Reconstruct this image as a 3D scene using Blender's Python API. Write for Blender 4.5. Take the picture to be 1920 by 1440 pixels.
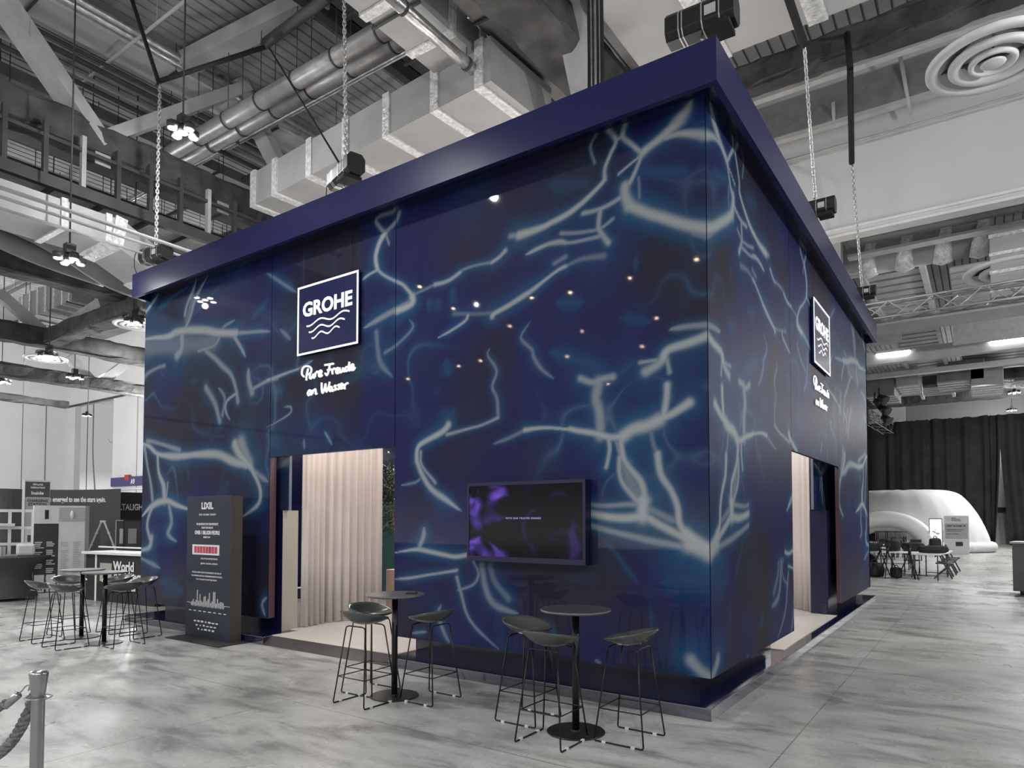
import bpy, bmesh, math, random
import numpy as np
from mathutils import Vector, Matrix, Euler
for o in list(bpy.data.objects): bpy.data.objects.remove(o)
S = bpy.context.scene
COL = S.collection
random.seed(7)

# ------------------------------------------------------------------ camera
F, CX, CY, H = 1273.0, 960.0, 930.0, 1.7          # focal length and principal point in a 1920x1440 frame
PITCH, YAW = math.atan(45 / 1273.0), math.radians(34.84)
cam = bpy.data.cameras.new('camera'); camo = bpy.data.objects.new('camera', cam); COL.objects.link(camo)
cam.sensor_fit = 'HORIZONTAL'; cam.sensor_width = 36; cam.lens = 36 * F / 1920
cam.shift_y = (CY - 720) / 1920.0; cam.clip_end = 400; cam.clip_start = 0.05
camo.location = (0, 0, H); camo.rotation_euler = (math.pi / 2 + PITCH, 0, YAW)
S.camera = camo
FW = Vector((-math.sin(YAW) * math.cos(PITCH), math.cos(YAW) * math.cos(PITCH), math.sin(PITCH)))
RT = Vector((math.cos(YAW), math.sin(YAW), 0)); UP = RT.cross(FW); CO = Vector((0, 0, H))
def _ray(px, py): return FW * F + RT * (px - CX) - UP * (py - CY)
def az(px, py, z): d = _ray(px, py); return CO + d * ((z - H) / d.z)     # pixel of a surveyed point -> point at height z
def ax(px, py, x): d = _ray(px, py); return CO + d * (x / d.x)
def ay(px, py, y): d = _ray(px, py); return CO + d * (y / d.y)

# ------------------------------------------------------------------ world, exposure, hall lights
w = bpy.data.worlds.new('world'); S.world = w; w.use_nodes = True
_n, _l = w.node_tree.nodes, w.node_tree.links       # the unseen rest of the hall: pale floor below the horizon, dim ceiling above
_t = _n.new('ShaderNodeTexCoord'); _s = _n.new('ShaderNodeSeparateXYZ'); _l.new(_t.outputs['Generated'], _s.inputs[0])
_m = _n.new('ShaderNodeMapRange'); _m.inputs['From Min'].default_value = -0.06; _m.inputs['From Max'].default_value = 0.06; _l.new(_s.outputs[2], _m.inputs['Value'])
_r = _n.new('ShaderNodeValToRGB'); _r.color_ramp.elements[0].color = (1.0, 1.0, 1.0, 1); _r.color_ramp.elements[1].color = (0.20, 0.20, 0.205, 1); _l.new(_m.outputs[0], _r.inputs[0])
_l.new(_r.outputs[0], _n['Background'].inputs[0]); _n['Background'].inputs[1].default_value = 1.25
S.view_settings.view_transform = 'Standard'; S.view_settings.look = 'None'
S.view_settings.exposure = 0.75; S.view_settings.gamma = 1.0; S.view_settings.use_curve_mapping = False

def lamp(name, loc, energy, radius=0.4, color=(1, 1, 1), kind='POINT', rot=None, spot=None, size=None):
    l = bpy.data.lights.new(name, kind); l.energy = energy; l.color = color
    if kind in ('POINT', 'SPOT'): l.shadow_soft_size = radius
    if kind == 'SPOT': l.spot_size = spot or 2.2; l.spot_blend = 0.6
    if kind == 'AREA': l.shape = 'RECTANGLE'; l.size, l.size_y = size
    o = bpy.data.objects.new(name, l); COL.objects.link(o); o.location = loc
    if rot: o.rotation_euler = rot
    return o
for x, y, e in ((-14, -6, 900), (-6, -7, 900), (3, -5, 900), (-20, -2, 700)):     # unseen spots added behind the camera to light the booth front
    lamp('hall_fill_light', (x, y, 9.0), e, 0.05, kind='SPOT', spot=2.6)
for x, y, e in ((-17.6, 2.5, 500), (-19, 9.6, 500), (-7, 2.5, 260), (4, 20, 900), (0, 32, 1400), (2, 46, 1500), (-26, 10, 900)):  # more spots without fixtures, added for broad coverage of the hall
    lamp('hall_fill_light', (x, y, 7.4), e, 0.06, kind='SPOT', spot=2.6)

lamp('hall_fill_light', (4.6, 8.5, 6.4), 420, 0.15)  # unseen lights added on the right to brighten bulkhead and side face
lamp('hall_fill_light', (7.5, -2.0, 7.5), 500, 0.15)
lamp('hall_fill_light', (3.5, 20, 6.2), 420, 0.15)
lamp('hall_fill_light', (-33, 6, 5.6), 1500, 0.2)  # fill added near the left wall to lift the dim displays there
lamp('hall_fill_light', (-24, 12.5, 5.2), 450, 0.2)
lamp('hall_fill_light', (4.5, 44, 7.5), 1200, 0.2)
lamp('hall_fill_light', (1.2, 58.1, 8.2), 170, 0.2)  # added behind the curtain to brighten the panel in the slit
lamp('entrance_fill_light', (-8.6, 9.2, 3.3), 60, .2, (1, .95, .9))  # unseen fill added to brighten the dark tree, no fixture here
# ------------------------------------------------------------------ materials
def nodes(m): return m.node_tree.nodes, m.node_tree.links
MATS = {}
def mat(name, col, rough=0.5, metal=0.0, var=0.12, scale=6.0, bump=0.0, emit=None, spec=0.5, ior=None, bscale=None, stretch=None):
    if name in MATS: return MATS[name]
    m = bpy.data.materials.new(name); m.use_nodes = True; n, l = nodes(m)
    b = n['Principled BSDF']; b.inputs['Roughness'].default_value = rough; b.inputs['Metallic'].default_value = metal
    b.inputs['Specular IOR Level'].default_value = spec
    if ior: b.inputs['IOR'].default_value = ior
    if isinstance(col, (int, float)): col = (col, col, col)
    tc = n.new('ShaderNodeTexCoord'); mp = n.new('ShaderNodeMapping'); l.new(tc.outputs['Object'], mp.inputs[0])
    if stretch: mp.inputs['Scale'].default_value = stretch
    no = n.new('ShaderNodeTexNoise'); no.inputs['Scale'].default_value = scale; no.inputs['Detail'].default_value = 4
    l.new(mp.outputs[0], no.inputs['Vector'])
    cr = n.new('ShaderNodeValToRGB'); l.new(no.outputs['Fac'], cr.inputs[0])
    cr.color_ramp.elements[0].position = 0.3; cr.color_ramp.elements[1].position = 0.7
    cr.color_ramp.elements[0].color = tuple(c * (1 - var) for c in col) + (1,)
    cr.color_ramp.elements[1].color = tuple(min(1, c * (1 + var)) for c in col) + (1,)
    l.new(cr.outputs[0], b.inputs['Base Color'])
    if bump:
        bu = n.new('ShaderNodeBump'); bu.inputs['Strength'].default_value = bump; bu.inputs['Distance'].default_value = 0.03
        n2 = n.new('ShaderNodeTexNoise'); n2.inputs['Scale'].default_value = bscale or scale * 3; n2.inputs['Detail'].default_value = 5
        l.new(mp.outputs[0], n2.inputs['Vector']); l.new(n2.outputs['Fac'], bu.inputs['Height']); l.new(bu.outputs[0], b.inputs['Normal'])
    if emit: b.inputs['Emission Color'].default_value = (emit[1] if len(emit) > 1 else (1, 1, 1)) + (1,); b.inputs['Emission Strength'].default_value = emit[0]
    MATS[name] = m; return m

M_DECK = mat('painted_deck', 0.30, 0.7, var=0.15, scale=1.2)
M_DUCT = mat('galvanised_duct', 0.38, 0.5, 0.2, var=0.12, scale=1.5, bump=0.05)
M_DUCTD = mat('dark_duct', 0.17, 0.55, 0.1, var=0.2, scale=2)
M_FOIL = mat('foil_tape', 0.85, 0.35, 0.35, var=0.3, scale=14, bump=1.0, bscale=22)
M_WRAP = mat('fireproof_wrap', 0.06, 0.75, var=0.5, scale=2.5, bump=1.0, bscale=7)
M_STEELP = mat('painted_steel', 0.42, 0.6, var=0.15, scale=2.5)
M_STEELD = mat('dark_steel', 0.05, 0.6, var=0.25, scale=3)
M_PIPE = mat('insulated_pipe', 0.4, 0.4, 0.35, var=0.2, scale=5, bump=0.15)
M_PIPEL = mat('silver_pipe', 0.5, 0.28, 0.8, var=0.2, scale=9, bump=0.2)
M_WHITE = mat('white_paint', 0.72, 0.5, var=0.05)
M_WALL = mat('hall_wall', 0.66, 0.8, var=0.05, scale=0.6)
M_BULK = mat('bulkhead_board', 0.58, 0.8, var=0.04, scale=0.5)
M_BLACK = mat('black_plastic', 0.012, 0.45, var=0.3)
M_STRAP = mat('black_strap', 0.012, 0.8, var=0.3, scale=20)
M_CHAIN = mat('zinc_chain', 0.7, 0.3, 0.8, var=0.1)
M_CHROME = mat('brushed_steel', 0.42, 0.28, 1.0, var=0.15, scale=20, stretch=(1, 1, 0.05))
M_ROPE = mat('grey_rope', 0.25, 0.85, var=0.4, scale=60, bump=0.8, bscale=150)
M_SEAT = mat('stool_shell', (0.062, 0.068, 0.060), 0.26, var=0.1, scale=4, spec=0.6)
M_FRAME = mat('black_steel_rod', 0.012, 0.4, 0.3, var=0.1)
M_TABLE = mat('table_laminate', (0.05, 0.052, 0.06), 0.35, var=0.1, scale=10)
M_EDGE = mat('table_edge', 0.13, 0.4)
M_GLIDE = mat('clear_glide', 0.65, 0.35, var=0.05)
M_NAVY = mat('navy_gloss', (0.006, 0.007, 0.036), 0.14, var=0.08, scale=0.7, spec=0.9)
M_CAP = mat('navy_satin', (0.008, 0.010, 0.085), 0.36, var=0.12, scale=0.4, spec=0.5)
M_PLAT = mat('navy_mirror_deck', (0.006, 0.007, 0.035), 0.07, var=0.1, scale=1, spec=1.0, ior=1.9)
M_TOTEM = mat('totem_navy', (0.022, 0.026, 0.045), 0.35, var=0.06, scale=2)
M_PRINTW = mat('glowing_lettering', 0.85, 0.4, var=0.01, emit=(0.35,))  # letters, borders and wave lines carry a faint added glow
M_INK = mat('white_ink', 0.75, 0.6, var=0.01)
M_INKB = mat('black_ink', 0.02, 0.6, var=0.01)
M_CURT = mat('white_voile', (0.62, 0.57, 0.54), 0.85, var=0.03, scale=2)
M_BEIGE = mat('beige_panel', (0.42, 0.39, 0.34), 0.5, var=0.03)
M_TEAL = mat('teal_panel', (0.10, 0.24, 0.23), 0.5, var=0.06)
M_PINK = mat('blush_block', (0.62, 0.46, 0.38), 0.6, var=0.03)
M_IFLOOR = mat('pale_floor', (0.62, 0.58, 0.54), 0.3, var=0.04, scale=2)
M_JAMB = mat('jamb_maroon', (0.085, 0.045, 0.06), 0.3, var=0.05)
M_LEAF = mat('leaf', (0.05, 0.085, 0.03), 0.5, var=0.5, scale=12)
M_TWIG = mat('twig', (0.25, 0.2, 0.14), 0.8)
M_DRAPE = mat('black_drape', 0.036, 0.9, var=0.25, scale=1.5)
M_DRAPEG = mat('grey_drape', 0.12, 0.9, var=0.15, scale=1.5)
M_INFL = mat('inflatable_fabric', 0.62, 0.6, var=0.04, scale=1.5)
M_PART = mat('charcoal_board', 0.05, 0.6, var=0.1, scale=1)
M_SPANDEX = mat('grey_spandex', 0.07, 0.8, var=0.1, scale=2)
M_ALU = mat('aluminium', 0.62, 0.35, 0.7, var=0.08)
M_GREYB = mat('grey_board', 0.30, 0.6, var=0.03)
M_LGREY = mat('light_grey_board', 0.5, 0.6, var=0.03)
M_LAMPON = mat('lit_lens', 1.0, 0.4, var=0.0, emit=(28.0,))
M_TUBE = mat('lit_tube', 1.0, 0.4, var=0.0, emit=(7.0,))
M_WARM = mat('warm_lens', 1.0, 0.4, var=0.0, emit=(120.0, (1, 0.72, 0.5)))
M_RED = mat('red_sign', (0.45, 0.03, 0.03), 0.5)
M_BLUEBAND = mat('blue_band', (0.05, 0.05, 0.16), 0.5)

def floor_material():
    m = bpy.data.materials.new('polished_concrete'); m.use_nodes = True; n, l = nodes(m); b = n['Principled BSDF']
    tc = n.new('ShaderNodeTexCoord')
    def noise(sc, det, rot, st, dist=0.0):
        mp = n.new('ShaderNodeMapping'); mp.inputs['Rotation'].default_value = (0, 0, rot); mp.inputs['Scale'].default_value = st
        l.new(tc.outputs['Object'], mp.inputs[0])
        t = n.new('ShaderNodeTexNoise'); t.inputs['Scale'].default_value = sc; t.inputs['Detail'].default_value = det
        t.inputs['Roughness'].default_value = 0.62; t.inputs['Distortion'].default_value = dist
        l.new(mp.outputs[0], t.inputs['Vector']); return t
    def ramp(src, stops):
        r = n.new('ShaderNodeValToRGB'); e = r.color_ramp.elements
        while len(e) < len(stops): e.new(0.5)
        for i, (p, c) in enumerate(stops): e[i].position = p; e[i].color = (c, c, c * 0.985, 1)
        l.new(src.outputs['Fac'], r.inputs[0]); return r
    a = ramp(noise(0.45, 8, 0.6, (1, 1, 1), 0.6), [(0.3, 0.33), (0.5, 0.50), (0.7, 0.62)])
    c = ramp(noise(2.2, 9, 0.6, (0.5, 1.4, 1), 0.5), [(0.36, 0.42), (0.5, 0.84), (0.66, 1.0)])
    d = ramp(noise(22, 6, 0, (1, 1, 1)), [(0.3, 0.88), (0.7, 1.06)])
    mu = n.new('ShaderNodeMixRGB'); mu.blend_type = 'MULTIPLY'; mu.inputs[0].default_value = 1
    l.new(a.outputs[0], mu.inputs[1]); l.new(c.outputs[0], mu.inputs[2])
    m2 = n.new('ShaderNodeMixRGB'); m2.blend_type = 'MULTIPLY'; m2.inputs[0].default_value = 1
    l.new(mu.outputs[0], m2.inputs[1]); l.new(d.outputs[0], m2.inputs[2])
    # saw-cut joints every 4.2 m
    sx = n.new('ShaderNodeSeparateXYZ'); l.new(tc.outputs['Object'], sx.inputs[0])
    last = m2
    for ax_, off in ((0, 1.25), (1, 0.1)):
        ad = n.new('ShaderNodeMath'); ad.operation = 'ADD'; ad.inputs[1].default_value = off + 420; l.new(sx.outputs[ax_], ad.inputs[0])
        mo = n.new('ShaderNodeMath'); mo.operation = 'MODULO'; mo.inputs[1].default_value = 4.2; l.new(ad.outputs[0], mo.inputs[0])
        lt = n.new('ShaderNodeMath'); lt.operation = 'LESS_THAN'; lt.inputs[1].default_value = 0.008; l.new(mo.outputs[0], lt.inputs[0])
        mx = n.new('ShaderNodeMixRGB'); mx.inputs[2].default_value = (0.13, 0.13, 0.13, 1); l.new(lt.outputs[0], mx.inputs[0]); l.new(last.outputs[0], mx.inputs[1]); last = mx
    l.new(last.outputs[0], b.inputs['Base Color'])
    rr = ramp(noise(1.1, 6, 1.0, (1, 1, 1), 0.5), [(0.3, 0.2), (0.7, 0.42)]); l.new(rr.outputs[0], b.inputs['Roughness'])
    b.inputs['Specular IOR Level'].default_value = 0.75
    bu = n.new('ShaderNodeBump'); bu.inputs['Strength'].default_value = 0.08; bu.inputs['Distance'].default_value = 0.01
    l.new(d.outputs[0], bu.inputs['Height']); l.new(bu.outputs[0], b.inputs['Normal'])
    return m

# ------------------------------------------------------------------ mesh helpers
class MB:
    def __init__(s): s.v = []; s.f = []; s.sm = []
    def add(s, vs, fs, smooth=False):
        k = len(s.v); s.v += [tuple(v) for v in vs]; s.f += [tuple(i + k for i in f) for f in fs]; s.sm += [smooth] * len(fs); return s
    def box(s, x0, x1, y0, y1, z0, z1):
        return s.add([(x, y, z) for z in (z0, z1) for y in (y0, y1) for x in (x0, x1)],
                     [(0, 2, 3, 1), (4, 5, 7, 6), (0, 1, 5, 4), (2, 6, 7, 3), (0, 4, 6, 2), (1, 3, 7, 5)])
    def cbox(s, c, d): return s.box(c[0] - d[0] / 2, c[0] + d[0] / 2, c[1] - d[1] / 2, c[1] + d[1] / 2, c[2] - d[2] / 2, c[2] + d[2] / 2)
    def beam(s, p, q, w, h, up=(0, 0, 1)):                       # rectangular bar from p to q, w across, h along up
        p, q = Vector(p), Vector(q); d = (q - p).normalized(); u = Vector(up)
        a = d.cross(u)
        if a.length < 1e-4: a = d.cross(Vector((1, 0, 0)))
        a.normalize(); u = a.cross(d).normalized(); a *= w / 2; u *= h / 2
        vs = [c + i * a + j * u for c in (p, q) for i, j in ((-1, -1), (1, -1), (1, 1), (-1, 1))]
        return s.add(vs, [(0, 1, 2, 3), (7, 6, 5, 4), (0, 4, 5, 1), (1, 5, 6, 2), (2, 6, 7, 3), (3, 7, 4, 0)])
    def tube(s, pts, r, n=8, closed=False, caps=True):
        pts = [Vector(p) for p in pts]; m = len(pts); rs = r if isinstance(r, (list, tuple)) else [r] * m
        vs = []; prev = None
        for i, p in enumerate(pts):
            if closed: t = pts[(i + 1) % m] - pts[i - 1]
            else: t = pts[min(i + 1, m - 1)] - pts[max(i - 1, 0)]
            t.normalize()
            if prev is None:
                a = t.orthogonal().normalized()
            else:
                a = prev - t * prev.dot(t)
                a = a.normalized() if a.length > 1e-6 else t.orthogonal().normalized()
            prev = a; b = t.cross(a)
            for k in range(n):
                th = 2 * math.pi * k / n; vs.append(p + (a * math.cos(th) + b * math.sin(th)) * rs[i])
        fs = []
        for i in range(m if closed else m - 1):
            j = (i + 1) % m
            for k in range(n): fs.append((i * n + k, i * n + (k + 1) % n, j * n + (k + 1) % n, j * n + k))
        s.add(vs, fs, True)
        if caps and not closed:
            k = len(s.v) - len(vs); s.f.append(tuple(k + i for i in range(n - 1, -1, -1))); s.f.append(tuple(k + (m - 1) * n + i for i in range(n))); s.sm += [False, False]
        return s
    def cyl(s, c, r, z0, z1, n=32): return s.tube([(c[0], c[1], z0), (c[0], c[1], z1)], r, n)
    def lathe(s, c, prof, n=40, smooth=True):                    # prof: (radius, z) list, bottom to top
        vs = []; fs = []
        for r, z in prof:
            for k in range(n):
                a = 2 * math.pi * k / n; vs.append((c[0] + r * math.cos(a), c[1] + r * math.sin(a), c[2] + z))
        for i in range(len(prof) - 1):
            for k in range(n): fs.append((i * n + k, i * n + (k + 1) % n, (i + 1) * n + (k + 1) % n, (i + 1) * n + k))
        return s.add(vs, fs, smooth)
    def disc(s, c, r, n=32, up=True):
        vs = [(c[0] + r * math.cos(2 * math.pi * k / n), c[1] + r * math.sin(2 * math.pi * k / n), c[2]) for k in range(n)]
        f = tuple(range(n)); return s.add(vs, [f if up else f[::-1]])
    def lumpy(s, p, q, w, h, jit=0.05, step=0.22, seed=1):       # soft wrapped girder: rounded section with uneven skin
        p, q = Vector(p), Vector(q); L = (q - p).length; m = max(2, int(L / step)); d = (q - p).normalized()
        a = d.cross(Vector((0, 0, 1)))
        a = a.normalized() if a.length > 1e-4 else Vector((1, 0, 0)); u = a.cross(d).normalized()
        rnd = random.Random(seed); n = 16; vs = []; fs = []
        base = [rnd.uniform(-1, 1) for _ in range(n)]
        for i in range(m + 1):
            c = p + (q - p) * i / m
            base = [0.55 * b + 0.8 * rnd.uniform(-1, 1) for b in base]
            for k in range(n):
                th = 2 * math.pi * k / n + math.pi / n; ct, st = math.cos(th), math.sin(th)
                e = 0.28
                x = math.copysign(abs(ct) ** e, ct) * w / 2; z = math.copysign(abs(st) ** e, st) * h / 2
                f = 1 + jit * base[k] / (min(w, h))
                vs.append(c + a * x * f + u * z * f)
        for i in range(m):
            for k in range(n): fs.append((i * n + k, i * n + (k + 1) % n, (i + 1) * n + (k + 1) % n, (i + 1) * n + k))
        fs.append(tuple(range(n))); fs.append(tuple(m * n + k for k in range(n - 1, -1, -1)))
        return s.add(vs, fs, False)
    def ob(s, name, m, parent=None, loc=None, rot=None, bevel=0):
        me = bpy.data.meshes.new(name); me.from_pydata(s.v, [], s.f); me.update()
        me.polygons.foreach_set('use_smooth', s.sm); me.materials.append(m)
        bm = bmesh.new(); bm.from_mesh(me); bmesh.ops.recalc_face_normals(bm, faces=bm.faces); bm.to_mesh(me); bm.free()
        o = bpy.data.objects.new(name, me); COL.objects.link(o)
        if parent: o.parent = parent
        if loc is not None: o.location = loc
        if rot is not None: o.rotation_euler = rot
        if bevel:
            bv = o.modifiers.new('bevel', 'BEVEL'); bv.width = bevel; bv.segments = 2; bv.limit_method = 'ANGLE'
        return o

def tag(o, label=None, cat=None, group=None, kind=None):
    if label: o['label'] = label
    if cat: o['category'] = cat
    if group: o['group'] = group
    if kind: o['kind'] = kind
    return o
def thing(name, label, cat, loc=(0, 0, 0), rz=0, group=None):
    o = bpy.data.objects.new(name, None); COL.objects.link(o); o.location = loc; o.rotation_euler = (0, 0, rz)
    o.empty_display_size = 0.1
    return tag(o, label, cat, group, 'thing')
def dup(root, loc, rz=None, label=None, group=None):
    r = root.copy(); COL.objects.link(r); r.location = loc
    if rz is not None: r.rotation_euler = (0, 0, rz)
    if label: r['label'] = label
    if group: r['group'] = group
    for ch in list(root.children):
        c = ch.copy(); COL.objects.link(c); c.parent = r
        for g in list(ch.children):
            d = g.copy(); COL.objects.link(d); d.parent = c
    return r
def smooth_line(pts, k=6):
    pts = [Vector(p) for p in pts]
    if len(pts) < 3: return pts
    out = []
    P = [pts[0]] + pts + [pts[-1]]
    for i in range(1, len(P) - 2):
        for j in range(k):
            t = j / k; a, b, c, d = P[i - 1], P[i], P[i + 1], P[i + 2]
            out.append(0.5 * ((2 * b) + (c - a) * t + (2 * a - 5 * b + 4 * c - d) * t * t + (3 * b - a - 3 * c + d) * t ** 3))
    out.append(pts[-1]); return out
def text_mesh(name, txt, size, m, mtx, parent=None, bold=0.0, width=None, height=None, align='LEFT', depth=0.002, shear=0.0, space=1.0, lines=1.0):
    c = bpy.data.curves.new(name, 'FONT'); c.body = txt; c.size = size; c.extrude = depth; c.offset = bold * size; c.align_x = align
    c.shear = shear; c.space_character = space; c.space_line = lines; c.resolution_u = 3
    t = bpy.data.objects.new('tmp', c); COL.objects.link(t)
    dg = bpy.context.evaluated_depsgraph_get(); me = bpy.data.meshes.new_from_object(t.evaluated_get(dg)); bpy.data.objects.remove(t)
    me.name = name; co = np.zeros(len(me.vertices) * 3); me.vertices.foreach_get('co', co); co = co.reshape(-1, 3)
    if width or height:
        lo, hi = co[:, :2].min(0), co[:, :2].max(0)
        if width: co[:, 0] = (co[:, 0] - lo[0]) * width / (hi[0] - lo[0]) + (0 if align == 'LEFT' else -width / 2)
        if height: co[:, 1] = (co[:, 1] - lo[1]) * height / (hi[1] - lo[1])
        me.vertices.foreach_set('co', co.ravel())
    me.materials.clear(); me.materials.append(m)
    o = bpy.data.objects.new(name, me); COL.objects.link(o)
    if parent: o.parent = parent
    o.matrix_local = mtx
    return o
def face_mtx(origin, right, up=(0, 0, 1)):
    r = Vector(right).normalized(); u = Vector(up).normalized(); n = r.cross(u)
    m = Matrix((r, u, n)).transposed().to_4x4(); m.translation = Vector(origin); return m

# ------------------------------------------------------------------ floor and hall shell
FM = floor_material()
def struct(name, mb, m): o = mb.ob(name, m); o['kind'] = 'structure'; return o
struct('floor', MB().box(-60, 13.2, -25, 70, -0.3, 0), FM)
# corrugated deck: trapezoid ribs running along Y
def deck(x0, x1, y0, y1, z, pitch=0.24, dep=0.07):
    mb = MB(); n = int((x1 - x0) / pitch); prof = []
    for i in range(n):
        a = x0 + i * pitch; prof += [(a, z), (a + pitch * 0.80, z), (a + pitch * 0.83, z + dep), (a + pitch * 0.97, z + dep)]
    vs = []; fs = []
    for p in prof: vs += [(p[0], y0, p[1]), (p[0], y1, p[1])]
    for i in range(len(prof) - 1): fs.append((2 * i, 2 * i + 1, 2 * i + 3, 2 * i + 2))
    return mb.add(vs, fs)
struct('ceiling', deck(-60, 14, -4, 70, 11.3).box(-60, 14, -4, 70, 11.42, 11.6), M_DECK)
struct('wall_right_unseen', MB().box(13, 13.2, -8, 61, 0, 11.3), mat('dark_added_wall', 0.06, 0.8, var=0.1, scale=0.4))  # unseen dark wall added to keep the side face's reflections dark
struct('wall_left', MB().box(-42.8, -42.4, -25, 17.3, 0, 11.3), M_WALL)
g = MB(); x1o, x2o = -41.5, -37.1
g.box(-42.4, x1o, 17, 17.3, 0, 11.3).box(x2o, -2.6, 17, 17.3, 0, 11.3).box(x1o, x2o, 17, 17.3, 8.05, 11.3)
struct('wall_back', g, M_WALL)
struct('trim_1', MB().box(-42.4, -42.34, -25, 17, 8.02, 8.12), M_STEELD)
struct('trim_2', MB().box(-42.4, -32, 16.94, 17, 8.02, 8.12), M_STEELD)
g = MB()
for y in (15.9, 13.2, 10.9, 8.6, 6.2, 4.0): g.box(-42.4, -42.385, y, y + 0.03, 0, 8.0)
struct('trim_3', g, M_STEELD)
struct('wall_far', MB().box(-12, 25, 61, 61.4, 0, 11.3), mat('far_wall', 0.33, 0.8, var=0.05, scale=0.4))

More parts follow.
